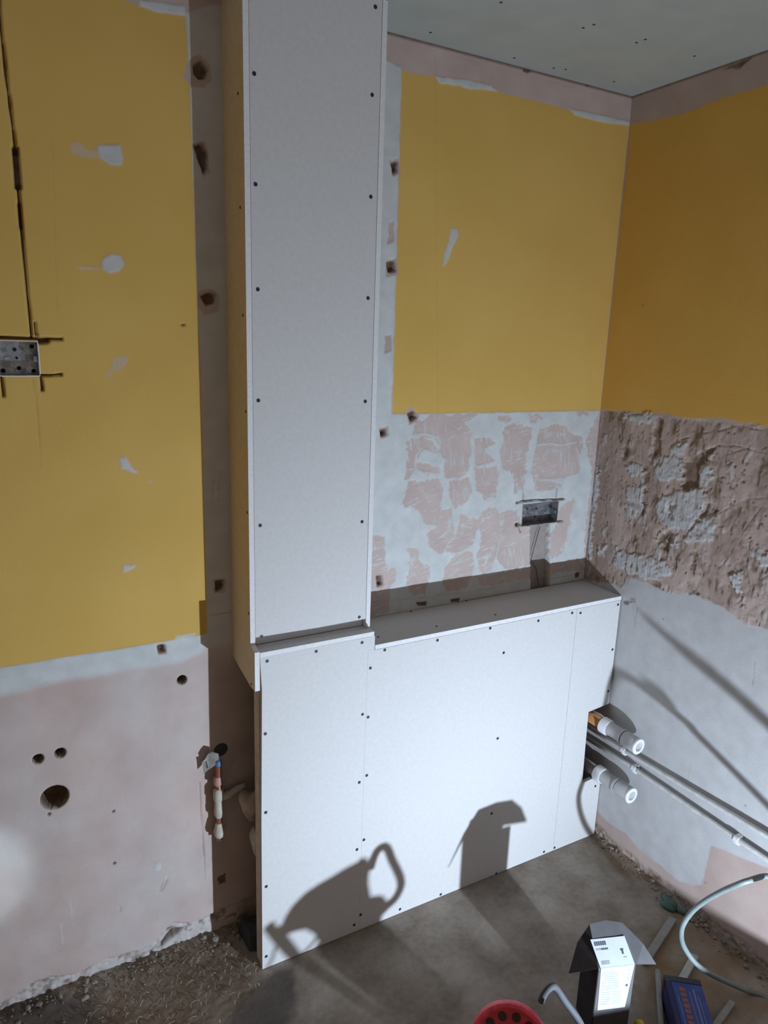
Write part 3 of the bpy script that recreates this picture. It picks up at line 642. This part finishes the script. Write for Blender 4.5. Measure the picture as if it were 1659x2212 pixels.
# two supply pipes clipped along the right wall
def supply(pts, label, clips):
    e = empty('supply_pipe', tuple(pts[-1]), label, 'pipe', 'thin pipes clipped along the right wall')
    tube('pipe', pts, .0075, mat('white_supply_pipe', (.56, .55, .54), .35, spec=.5, bmp=0), e, 16)
    for c in clips:
        P = Vector(c); cl = lathe('pipe_clip', P + Vector((0, .007, 0)), (0, -1, 0), [(0, .0075), (0, .0105), (.014, .0105), (.014, .0075)], M_white, e, 20)
        abox('clip_base', P.x - .002, -.001, P.y - .007, P.y + .007, P.z - .016, P.z + .010, M_white, cl)
    return e
supply([(-.017, -.008, .392), (-.017, -.275, .388), (-.017, -.774, .409), (-.017, -1.4, .425)], 'upper thin white pipe clipped along the right wall', [(-.017, -.272, .388)])
supply([(-.017, -.008, .342), (-.017, -.30, .350), (-.017, -.70, .343), (-.017, -1.4, .337)], 'lower thin white pipe clipped along the right wall', [(-.017, -.322, .350), (-.017, -.693, .343)])

# ================================================================== PIPEWORK SEEN UNDER THE COLUMN RETURN
cx = -1.300
cp = empty('capped_copper_pipe', (cx, -.03, .33), 'short vertical copper stub with lumpy cream fittings beside the boxing', 'pipe')
tube('copper_tube', [(cx + .002, -.03, .565), (cx, -.03, .33)], .0075, M_copper, cp)
lathe('fitting', (cx - .001, -.03, .527), (0, 0, -1), [(0, .008), (.004, .0105), (.022, .012), (.026, .009)], mat('pinkish_solder_fitting', (0.45, 0.27, 0.22), .5), cp)
lathe('fitting', (cx, -.03, .49), (0, 0, -1), [(0, .009), (.006, .0135), (.030, .0145), (.036, .0115), (.060, .012), (.066, .0135), (.080, .0125), (.088, .009)], M_foam, cp)
lathe('fitting', (cx, -.03, .385), (0, 0, -1), [(0, .009), (.012, .012), (.028, .0155), (.040, .0135), (.050, .004)], M_foam, cp)
tube('branch_tube', smooth_path([(cx, -.03, .462), (cx + .028, -.029, .462), (cx + .05, -.028, .470), (cx + .075, -.028, .474)], 5), [.011] * 6 + [.009] * 10, M_foam, cp)
lathe('blue_cap', (cx + .002, -.03, .560), (0, 0, 1), [(0, .0085), (.012, .0085), (.016, .005)], M_plug, cp)
lathe('hole_shade_disc', (cx + .018, -.0005, .585), (0, -1, 0), [(0, .019), (.002, .017), (.0025, .006)], mat('bluish_hole_shade', (.05, .055, .06), .9), cp)  # dark disc painted for the shade inside a wall hole
tp = empty('silver_tape_flag', (-1.32, -.025, .58), 'creased silver tape flag stuck to the top of the copper stub', 'tape')
bm = bmesh.new()
pp = [onY(*q, y) for q, y in [((437,1645),-.022),((450,1643),-.024),((440,1672),-.022),((451,1662),-.024),((458,1624),-.03),((472,1628),-.032),((474,1646),-.034),((451,1663),-.03),((444,1638),-.026),((450,1628),-.026)]]
v = [bm.verts.new(p) for p in pp]
bm.faces.new((v[0], v[1], v[3], v[2])); bm.faces.new((v[8], v[9], v[4], v[5], v[6], v[7]))
bmesh.ops.solidify(bm, geom=list(bm.faces), thickness=.0008)
from_bm('tape_fold', bm, M_foil, tp)
def lump(name, c, r, m, parent=None, seed=0, sub=3, amp=.35):
    bm = bmesh.new(); bmesh.ops.create_icosphere(bm, subdivisions=sub, radius=1)
    rg = random.Random(seed); k = [Vector((rg.uniform(-1, 1), rg.uniform(-1, 1), rg.uniform(-1, 1))) * 2.6 for _ in range(5)]; ph = [rg.uniform(0, 6) for _ in range(5)]
    for vt in bm.verts:
        s = 1 + amp * sum(math.sin(vt.co.dot(a) * 1.6 + b) for a, b in zip(k, ph)) / 3
        vt.co = Vector((vt.co.x * r[0] * s, vt.co.y * r[1] * s, vt.co.z * r[2] * s)) + Vector(c)
    return from_bm(name, bm, m, parent, True)
lb = lump('adhesive_lump', (-1.222, -.085, .452), (.030, .040, .034), M_lump, None, 3); tag(lb, 'tan adhesive lump squeezed out behind the left edge of the boxing', 'plaster lump')
lb = lump('adhesive_lump', (-1.214, -.085, .335), (.016, .03, .035), M_foam, None, 8); tag(lb, 'small pale adhesive lump behind the boxing edge below the tan lump', 'plaster lump')
bb = box8('broken_brick', [(-1.246,-.105,.0),(-1.20,-.12,.0),(-1.19,-.03,.0),(-1.25,-.02,.0),(-1.24,-.10,.045),(-1.20,-.11,.06),(-1.19,-.035,.05),(-1.245,-.03,.05)], mat('dark_brick', (0.05,0.05,0.055), .95), None, .004)  # near-black base colour
tag(bb, 'dark broken brick on the floor behind the left end of the boxing', 'brick')

# ================================================================== CARTON
FL = cast((1293, 2092), onY(1003, 1812, -D)); FR = cast((1373, 2083), onY(1090, 1777, -D)); ZF = (FL[2] + FR[2]) / 2; FL = onZ(1293, 2092, ZF); FR = onZ(1373, 2083, ZF); pass
wdir = (FR - FL); wdir[2] = 0; wdir /= np.linalg.norm(wdir); ddir = np.array([-wdir[1], wdir[0], 0]); 
if ddir[1] < 0: ddir = -ddir
ct = empty('carton', tuple((FL + FR) / 2 * np.array([1, 1, 0])), 'dark grey open carton with a white printed label, standing on the floor', 'carton')
B = lambda a, b, z: FL * np.array([1, 1, 0]) + wdir * a + ddir * b + np.array([0, 0, z])
Wd = np.linalg.norm((FR - FL)[:2]); Dp = .085; th = .002
box8('front_panel', [B(0, 0, .001), B(Wd, 0, .001), B(Wd, th, .001), B(0, th, .001), B(0, 0, ZF), B(Wd, 0, ZF), B(Wd, th, ZF), B(0, th, ZF)], M_carton, ct)
box8('side_panel', [B(-.0005, 0.0, .001), B(th, 0.0, .001), B(th, Dp, .001), B(-.0005, Dp, .001), B(-.0005, 0.0, ZF-.006), B(th, 0.0, ZF-.006), B(th, Dp, ZF-.013), B(-.0005, Dp, ZF-.013)], M_carton_shade, ct)
box8('side_panel', [B(Wd - th, th, .001), B(Wd, th, .001), B(Wd, Dp, .001), B(Wd - th, Dp, .001), B(Wd - th, th, ZF-.006), B(Wd, th, ZF-.006), B(Wd, Dp, ZF-.013), B(Wd - th, Dp, ZF-.013)], M_carton_shade, ct)
box8('back_panel', [B(0, Dp - th, .001), B(Wd, Dp - th, .001), B(Wd, Dp, .001), B(0, Dp, .001), B(0, Dp - th, ZF-.013), B(Wd, Dp - th, ZF-.013), B(Wd, Dp, ZF-.013), B(0, Dp, ZF-.013)], M_carton_shade, ct)
TL = cast((1268, 2003), onY(1040, 1741, -D)); TM = cast((1306, 1990), onY(1075, 1730, -D)); TR = cast((1345, 1993), onY(1106, 1728, -D))
RM = cast((1392, 2036), onY(1124, 1748, -D)); RT = cast((1420, 2081), onY(1136, 1777, -D)); LM = cast((1244, 2040), onY(1006, 1795, -D)); LT = cast((1224, 2110), onY(974, 1866, -D))
def sheet(name, pts, m, parent, t=.002):
    bm = bmesh.new(); vv = [bm.verts.new(tuple(p)) for p in pts]; f = bm.faces.new(vv)
    bmesh.ops.triangulate(bm, faces=[f]); bmesh.ops.solidify(bm, geom=list(bm.faces), thickness=t)
    return from_bm(name, bm, m, parent)
sheet('lid_flap', [FL, FR, FR + (RT - FR) * .05, TR, TM, TL], M_carton, ct)
sheet('lid_wing', [FR + (RT - FR) * .05, RT, RM, TR], M_carton, ct)
sheet('lid_wing', [FL, TL, LM, LT], M_carton_shade, ct)
# label folded over the front edge
nf = -ddir; fold_up = ((TL + TR) / 2 - (FL + FR) / 2); fold_up /= np.linalg.norm(fold_up)
nn = np.cross(wdir, fold_up); nn = nn if nn[1] < 0 else -nn; nn /= np.linalg.norm(nn)
lab = box8('label', [B(.010, -.0012, ZF-.126), B(Wd - .014, -.0012, ZF-.126), B(Wd - .014, .0, ZF-.126), B(.010, .0, ZF-.126), B(.006, -.0012, ZF+.0005), B(Wd - .004, -.0012, ZF+.0005), B(Wd - .004, .0, ZF+.0005), B(.006, .0, ZF+.0005)], M_label, ct)
U_ = lambda a, t, h=.0026: FL + wdir * a + fold_up * t + nn * h
lab2 = box8('label', [U_(.004, 0, .0012), U_(Wd - .003, 0, .0012), U_(Wd - .010, .062, .0012), U_(-.004, .062, .0012), U_(.004, 0), U_(Wd - .003, 0), U_(Wd - .010, .062), U_(-.004, .062)], M_label, ct)
def bar(a0, a1, t0, t1, m, par, sk=.0):
    box8('print', [U_(a0, t0, .0026), U_(a1, t0, .0026), U_(a1 + sk, t1, .0026), U_(a0 + sk, t1, .0026), U_(a0, t0, .003), U_(a1, t0, .003), U_(a1 + sk, t1, .003), U_(a0 + sk, t1, .003)], m, par)
for k in range(6): bar(.003 + k * .0052, .0072 + k * .0052, .047, .056, M_ink, lab2)
for k in range(7): bar(.004 + k * .0046, .0078 + k * .0046, .037, .041, M_inkf if k < 3 else M_ink, lab2)
for k in range(5): bar(.010 + k * .0044, .0135 + k * .0044, .006, .014, M_inkf, lab2)
bar(.066, .074, .032, .036, M_ink, lab2); bar(.068, .073, .024, .032, M_ink, lab2); bar(.070, .078, .016, .018, M_inkf, lab2)
def fbar(a0, a1, z0, z1, m):
    box8('print', [B(a0, -.0016, z0), B(a1, -.0016, z0), B(a1, -.0011, z0), B(a0, -.0011, z0), B(a0, -.0016, z1), B(a1, -.0016, z1), B(a1, -.0011, z1), B(a0, -.0011, z1)], m, lab)
rg = random.Random(4)
for k in range(9): fbar(.014, .052 + rg.uniform(0, .008), ZF - .016 - k * .0062, ZF - .0145 - k * .0062 + .0012, M_inkf)
for k in range(6): fbar(.016, .038 + rg.uniform(0, .004), ZF - .075 - k * .007, ZF - .0735 - k * .007 + .0012, M_inkf); fbar(.044, .066 + rg.uniform(0, .004), ZF - .075 - k * .007, ZF - .0735 - k * .007 + .0012, M_inkf)
for z in (ZF-.015, ZF-.028, ZF-.041): fbar(Wd - .018, Wd - .013, z, z + .005, M_inkf)
fbar(Wd - .020, Wd - .014, ZF-.062, ZF-.055, M_ink)

# ================================================================== SMALL THINGS ON THE FLOOR
def strip(a, b, wd, z, h, m, label, cat, name, group=None):
    a = Vector((a[0], a[1], 0)); b = Vector((b[0], b[1], 0)); d = (b - a).normalized(); s = Vector((-d.y, d.x, 0)) * wd / 2
    P = [a - s, b - s, b + s, a + s]; za, zb = z if hasattr(z, '__len__') else (z, z)
    zz = [za, zb, zb, za]
    o = box8(name, [(p.x, p.y, q) for p, q in zip(P, zz)] + [(p.x, p.y, q + h) for p, q in zip(P, zz)], m, None, min(h, wd) * .25)
    return tag(o, label, cat, group)
strip(onZ(1454, 1982, .012), onZ(1392, 2078, .012), .022, .003, .010, M_pale, 'pale flat strip on the floor behind the grey carton', 'strip', 'offcut_strip', 'pale offcut strips lying on the floor')
strip(onZ(1502, 2062, .012), onZ(1462, 2135, .012), .020, .003, .010, mat('white_strip', (.40,.39,.36), .6), 'white flat strip under the hose, above the blue pack', 'strip', 'offcut_strip', 'pale offcut strips lying on the floor')
strip(onZ(1583, 2163, .010), onZ(1535, 2228, .010), .016, .003, .009, M_pale, 'pale narrow strip at the bottom, right of the blue pack', 'strip', 'offcut_strip', 'pale offcut strips lying on the floor')
strip(onZ(1421, 2092, .02), onZ(1432, 2250, .02), .013, .004, .016, M_grey, 'long straight grey strip between the carton and the blue pack', 'strip', 'edge_strip')
# blue pack
zb = .075; b0 = onZ(1434, 2104, zb); b1 = onZ(1512, 2116, zb); ud = b1 - b0; ud /= np.linalg.norm(ud); vd = np.array([ud[1], -ud[0], 0]); vd = vd if vd[1] < 0 else -vd
wdt = np.linalg.norm(b1 - b0)
bp = empty('blue_pack', (b0[0], b0[1], 0), 'blue printed pack with orange lettering, lying beside the grey strip', 'box')
Q = lambda a, b, z: b0 * np.array([1, 1, 0]) + ud * a + vd * b + np.array([0, 0, z])
def qb(name, a0, a1, c0, c1, z0, z1, m, par, bev=0): return box8(name, [Q(a0, c0, z0), Q(a1, c0, z0), Q(a1, c1, z0), Q(a0, c1, z0), Q(a0, c0, z1), Q(a1, c0, z1), Q(a1, c1, z1), Q(a0, c1, z1)], m, par, bev)
body = qb('pack_body', .0, wdt, .018, .22, .004, zb - .001, M_navy, bp, .002)
qb('end_cap', -.001, wdt + .001, 0, .018, .004, zb, M_black, bp, .002)
face = qb('printed_face', .014, wdt - .001, .020, .215, zb - .001, zb, M_blue, bp)
for k in range(8): qb('lettering', .030, .044, .034 + k * .016, .046 + k * .016, zb, zb + .0004, M_orangei, face)
qb('stripe', .062, .067, .035, .16, zb, zb + .0004, M_lilac, face); qb('stripe', .052, .0545, .045, .18, zb, zb + .0004, M_lilac, face); qb('stripe', .072, .0745, .05, .19, zb, zb + .0004, M_lilac, face); qb('stripe', .021, .024, .06, .2, zb, zb + .0004, mat('mid_blue_stripe', (.06, .16, .42)), face)
# yellow handle
P0 = onZ(1380, 2200, .03); yh = lathe('yellow_handle', (P0[0], P0[1], .018), (-.45, -.89, 0), [(0, .008), (.003, .013), (.03, .014), (.10, .012), (.12, .008)], M_yel); tag(yh, 'yellow handle tip at the bottom edge beside the carton', 'handle')
# green scrap
gs = empty('green_scrap', tuple(onZ(1445, 1950, 0)), 'dark green crumpled scrap against the foot of the right wall', 'scrap')
P0 = onZ(1442, 1948, .01)
lump('scrap_body', (P0[0], P0[1], .012), (.020, .028, .012), M_green, gs, 5, 3, .5); lump('scrap_tail', (P0[0] + .012, P0[1] - .035, .010), (.012, .022, .009), mat('grey_green_scrap', (.12, .15, .14)), gs, 6, 2, .5)
# hose
hp = [cast((1659, 1893), onX(1500, 1580)), cast((1620, 1902), onX(1360, 1460)), np.array([-.293, -.845, .415]) , None]
hose_pts = []
s2 = [onX(*q) for q in [(1345, 1452), (1430, 1510), (1500, 1580), (1580, 1660), (1659, 1740), (1780, 1860), (1900, 1980)]]
up = [(1560, 1925, -.845), (1520, 1948, -.800), (1490, 1975, -.765), (1472, 2010, -.750), (1480, 2050, -.750), (1520, 2095, -.775), (1600, 2135, -.83), (1659, 2160, -.88)]
hose_pts = [LAMP + (s2[k] - LAMP) * kk for k, kk in ((6, .48), (5, .52), (4, .56), (3, .58), (2, .60))]
hose_pts += [np.array([-.222, -.903, .458])] + [onY(*q) for q in ((1615, 1903, -.885), (1590, 1912, -.866), (1560, 1925, -.832), (1520, 1948, -.79), (1490, 1975, -.760), (1472, 2010, -.75), (1480, 2050, -.75))]
hose_pts += [onY(1520, 2095, -.785), onY(1600, 2135, -.835), onY(1659, 2160, -.88)]
hose_pts += [np.array([.0, 0, 0]) + onY(1659, 2160, -.88) * np.array([1, 1, 0]) + np.array([.10 * -1 + .04, -.10, .012]), np.array([-.12, -1.15, .012]), np.array([-.20, -1.4, .012])]
hs = tube('hose', smooth_path([tuple(p) for p in hose_pts], 10), .0066, M_hose, None, 16); tag(hs, 'pale grey-green hose curving in a loop by the right wall', 'hose')
# second hose, outside the frame on the right
s1 = [onX(*q) for q in [(1385, 1325), (1480, 1408), (1560, 1473), (1659, 1562), (1780, 1675), (1900, 1790)]]
k1 = [(.455, .47, .47, .47, .47, .46)[i] for i in range(6)]
p2 = [LAMP + (s - LAMP) * k for s, k in zip(s1, k1)]
h2 = tube('hose', smooth_path([tuple(p) for p in p2] + [(-.14, -1.6, .2), (-.10, -1.8, .012), (-.1, -2.1, .012)], 8), [.0035] * 10 + [.0075] * 55, M_hose, None, 12) if False else None
bm = bmesh.new(); sp_ = smooth_path([tuple(p) for p in p2] + [(-.2, -1.55, .22), (-.16, -1.8, .012), (-.16, -2.1, .012)], 8)
add_tube(bm, sp_, [min(.0085, .003 + .0006 * i) for i in range(len(sp_))], 12); h2 = from_bm('cable', bm, M_tube, None, True)
tag(h2, 'grey cable stretched past the right photo edge, seen as the upper stripe of shade', 'cable')
bl = lump('cable_joint', tuple(LAMP + (onX(1425, 1502) - LAMP) * .49), (.014, .012, .012), M_tube, hs, 2, 2, .2)

# ================================================================== RED TOOL at the bottom edge
tl = empty('power_tool', (-.85, -.80, 0), 'round red tool ringed with holes, cut off by the bottom photo edge', 'power tool')
pn = np.array([-.60, -.70, .39]); pn /= np.linalg.norm(pn)
W1 = cast((1088, 2166), onY(722, 1888, -D))
q3 = [CAM + ray(*q) * ((pn @ (W1 - CAM)) / (pn @ ray(*q))) for q in ((1022, 2212), (1088, 2166), (1172, 2212))]
A_ = np.array([2 * (q3[1] - q3[0]), 2 * (q3[2] - q3[0]), pn]); b_ = np.array([q3[1] @ q3[1] - q3[0] @ q3[0], q3[2] @ q3[2] - q3[0] @ q3[0], pn @ W1])
cR = np.linalg.solve(A_, b_); RR = float(np.linalg.norm(cR - q3[0]))
nR = Vector(pn); e1 = nR.cross(Vector((0, 1, 0))).normalized(); e2 = e1.cross(nR).normalized()
def ringpt(a, r, h): return Vector(cR) + (e1 * math.cos(a) + e2 * math.sin(a)) * r + nR * h
lathe('guard_rim', tuple(Vector(cR) - nR * .022), nR, [(0, RR - .004), (.004, RR - .001), (.012, RR), (.019, RR - .003), (.022, RR - .009), (.019, RR - .015), (.016, RR - .018), (.002, RR - .019)], M_red, tl, 64)
disc = lathe('guard_face', tuple(Vector(cR) - nR * .022), nR, [(0, RR - .012), (.014, RR - .014), (.013, RR - .046), (.020, .030), (.021, .01)], M_red_shade, tl, 48)
def halve(o, z):
    b = bmesh.new(); b.from_mesh(o.data); zo = z - sum((p.location.z for p in (o, o.parent)), 0)
    bmesh.ops.bisect_plane(b, geom=list(b.verts) + list(b.edges) + list(b.faces), plane_co=(0, 0, zo), plane_no=(0, 0, 1), clear_inner=True)
    bmesh.ops.holes_fill(b, edges=[e for e in b.edges if e.is_boundary], sides=0); b.to_mesh(o.data); b.free()
for o_ in list(tl.children): halve(o_, cR[2] + .012)
for k in range(12):
    a = 2 * math.pi * k / 12 + .26
    if ringpt(a, RR - .030, 0).z < cR[2] + .03: continue
    lathe('vent_hole_disc', tuple(ringpt(a, RR - .030, -.0095)), nR, [(0, .0098), (.003, .0098), (.0034, .008)], mat('painted_vent_shade', (.07, .06, .045), .9), tl, 18)  # raised dark discs painted for the shade inside the vents
# body and base traced from its shadow on the boxing
def traced(name, pts, yT, thick, m, z_min=.002):
    rows = []
    for y in (yT, yT - thick):
        k = (y - LAMP[1]) / (-D - LAMP[1]); row = []
        for p in crop(pts, 4.366, 540, 1750):
            W_ = onY(*p, -D); q = LAMP + (W_ - LAMP) * k; row.append((q[0], y, max(q[2], z_min)))
        rows.append(row)
    bm = bmesh.new(); a = [bm.verts.new(p) for p in rows[0]]; b = [bm.verts.new(p) for p in rows[1]]; n = len(a)
    bm.faces.new(a); bm.faces.new(b[::-1])
    for i in range(n): bm.faces.new((a[i], b[i], b[(i + 1) % n], a[(i + 1) % n]))
    bmesh.ops.remove_doubles(bm, verts=bm.verts, dist=1e-5)
    return from_bm(name, bm, m, tl)
traced('motor_body', [(330,1010),(400,900),(520,780),(640,700),(780,620),(900,545),(1020,485),(1050,445),(1105,455),(1140,500),(1120,620),(1118,700),(1140,815),(1200,805),(1250,805),(1290,850),(1300,900),(1270,950),(1240,1010),(1240,1700),(560,1700),(580,1340),(650,1245),(600,1165),(520,1125),(440,1140),(350,1170),(290,1100)], -.87, .05, M_red)
traced('base_plate', [(120,1130),(170,1075),(230,1040),(245,1090),(290,1095),(350,1170),(480,1340),(680,1640),(540,1640),(370,1420),(230,1270)], -.87, .035, M_tube)
def lampw(x, y, yy): W_ = onY(540 + x / 4.366, 1750 + y / 4.366, -D); return tuple(LAMP + (W_ - LAMP) * ((yy - LAMP[1]) / (-D - LAMP[1])))
tube('stand_wire', [lampw(x, y, -.88) for x, y in [(240, 1290), (215, 1390), (160, 1500)]], .0022, M_tube, tl, 8)
tube('stand_wire', [lampw(x, y, -.88) for x, y in [(625, 1210), (560, 1290), (490, 1360)]], .0022, M_tube, tl, 8)
hl = [(1135,560),(1165,460),(1200,385),(1255,345),(1300,370),(1340,470),(1385,560),(1420,650),(1420,730),(1370,830),(1290,905),(1235,960)]
ys = [-.75,-.752,-.755,-.757,-.760,-.775,-.79,-.805,-.815,-.83,-.845,-.855]
def lp(p, y): W_ = onY(540 + p[0] / 4.366, 1750 + p[1] / 4.366, -D); return tuple(LAMP + (W_ - LAMP) * ((y - LAMP[1]) / (-D - LAMP[1])))
tube('loop_handle', smooth_path([lp(p, y) for p, y in zip(hl, ys)], 6), .0078, M_tube, tl, 14)

# ================================================================== WORK LAMP (outside the frame, gives the light), ADDED CRATE AND SIDE SPOT
wk = empty('site_lamp', (LAMP[0], LAMP[1] - .05, 0), 'small black site lamp standing on the added crate facing the boxing', 'lamp')
av = aim.normalized(); back = Vector(LAMP) - av * .006
lathe('lamp_head', tuple(back), -av, [(0, .014), (.0, .022), (.004, .028), (.05, .03), (.06, .02)], M_black, wk)
tube('stand', [tuple(back - av * .04), (LAMP[0], LAMP[1] - .06, .21), (LAMP[0], LAMP[1] - .06, .190)], .008, M_black, wk)
lathe('foot', (LAMP[0], LAMP[1] - .06, .184), (0, 0, 1), [(0, .04), (.005, .04), (.008, .02)], M_black, wk)
cr = empty('light_block_crate', (-.62, -1.5, 0), 'added unseen crate under the site lamp, keeping its light off the floor', 'crate')  # unseen block added to cut the lamp's low rays off the floor
abox('blocker_body', -.90, -.30, -1.72, -1.25, .0045, .163, mat('dark_blocker_plastic', (.05, .05, .055), .6), cr, .006)
abox('blocker_lid', -.905, -.295, -1.725, -1.245, .163, .183, mat('grey_blocker_lid', (.12, .12, .12), .6), cr, .004)
s2k = empty('added_side_spot', tuple(so.location * 1.0), 'made-up torch body for the added unseen spot brightening the lower left wall', 'lamp'); s2k.location.z = 0  # made-up body for the added side spot
dv = (Vector((-1.93, 0.0, 0.41)) - so.location).normalized()
lathe('added_spot_head', tuple(so.location - dv * .026), -dv, [(0, .012), (.0, .022), (.1, .014)], M_black, s2k)
tube('stand', [tuple(so.location - dv * .10), (so.location.x - .05, so.location.y - .12, .01)], .006, M_black, s2k)
lathe('foot', (so.location.x - .05, so.location.y - .12, .004), (0, 0, 1), [(0, .05), (.008, .05), (.012, .02)], M_black, s2k)

# ================================================================== LOOSE DEBRIS
def debris(name, spots, m, label, cat, seed):
    rg = random.Random(seed); bm = bmesh.new()
    for x, y, r, zb_ in spots:
        b2 = bmesh.new(); bmesh.ops.create_icosphere(b2, subdivisions=1, radius=1)
        s = [rg.uniform(.6, 1.3) * r for _ in range(3)]; ro = Matrix.Rotation(rg.uniform(0, 6), 3, 'Z')
        mp = {}
        for v_ in b2.verts:
            c_ = ro @ Vector((v_.co.x * s[0], v_.co.y * s[1], v_.co.z * s[2] * .7)) * rg.uniform(.8, 1.2)
            mp[v_] = bm.verts.new(c_ + Vector((x, y, zb_ + s[2] * .45)))
        for f in b2.faces: bm.faces.new([mp[v_] for v_ in f.verts])
        b2.free()
    return tag(from_bm(name, bm, m), label, cat, kind='stuff')
sp = []
rg = random.Random(11)
for i in range(230):
    y = -rg.uniform(.19, .98); d_ = abs(rg.gauss(.0, .022)) + .006; big = rg.random() < .12 * (1 + (-y > .6))
    sp.append((-d_, y, rg.uniform(.0015, .0035) if not big else rg.uniform(.004, .009), .008 * max(0, 1 - d_ / .05)))
debris('wall_foot_rubble', sp, M_rub, 'crumbled plaster rubble along the foot of the right wall', 'rubble', 1)
sp = []
for i in range(230):
    x = rg.uniform(-1.93, -1.255); d_ = abs(rg.gauss(0, .035)) + .004
    sp.append((x, -d_, rg.uniform(.0015, .004) if rg.random() > .12 else rg.uniform(.005, .010), .008 * max(0, 1 - d_ / .08)))
debris('mortar_crumbs', sp, M_rub, 'grey mortar crumbs along the broken foot of the back wall', 'rubble', 2)
bm = bmesh.new()
poly = straw; n_ = 0
while n_ < 170:
    x = rg.uniform(-1.75, -1.15); y = rg.uniform(-.42, -.03)
    if sdf(poly, np.array([x]), np.array([y]))[0] > 0.01 * rg.random(): continue
    a = rg.gauss(.9, .5); l_ = rg.uniform(.006, .022); dx, dy = math.cos(a) * l_, math.sin(a) * l_
    add_tube(bm, [(x, y, .006), (x + dx * .5 + rg.uniform(-.002, .002), y + dy * .5, .009 + rg.uniform(0, .004)), (x + dx, y + dy, .006)], rg.uniform(.0004, .0009), 5); n_ += 1
tag(from_bm('shavings', bm, M_shav), 'pale fibres and shavings strewn on the floor left of the boxing', 'shavings', kind='stuff')
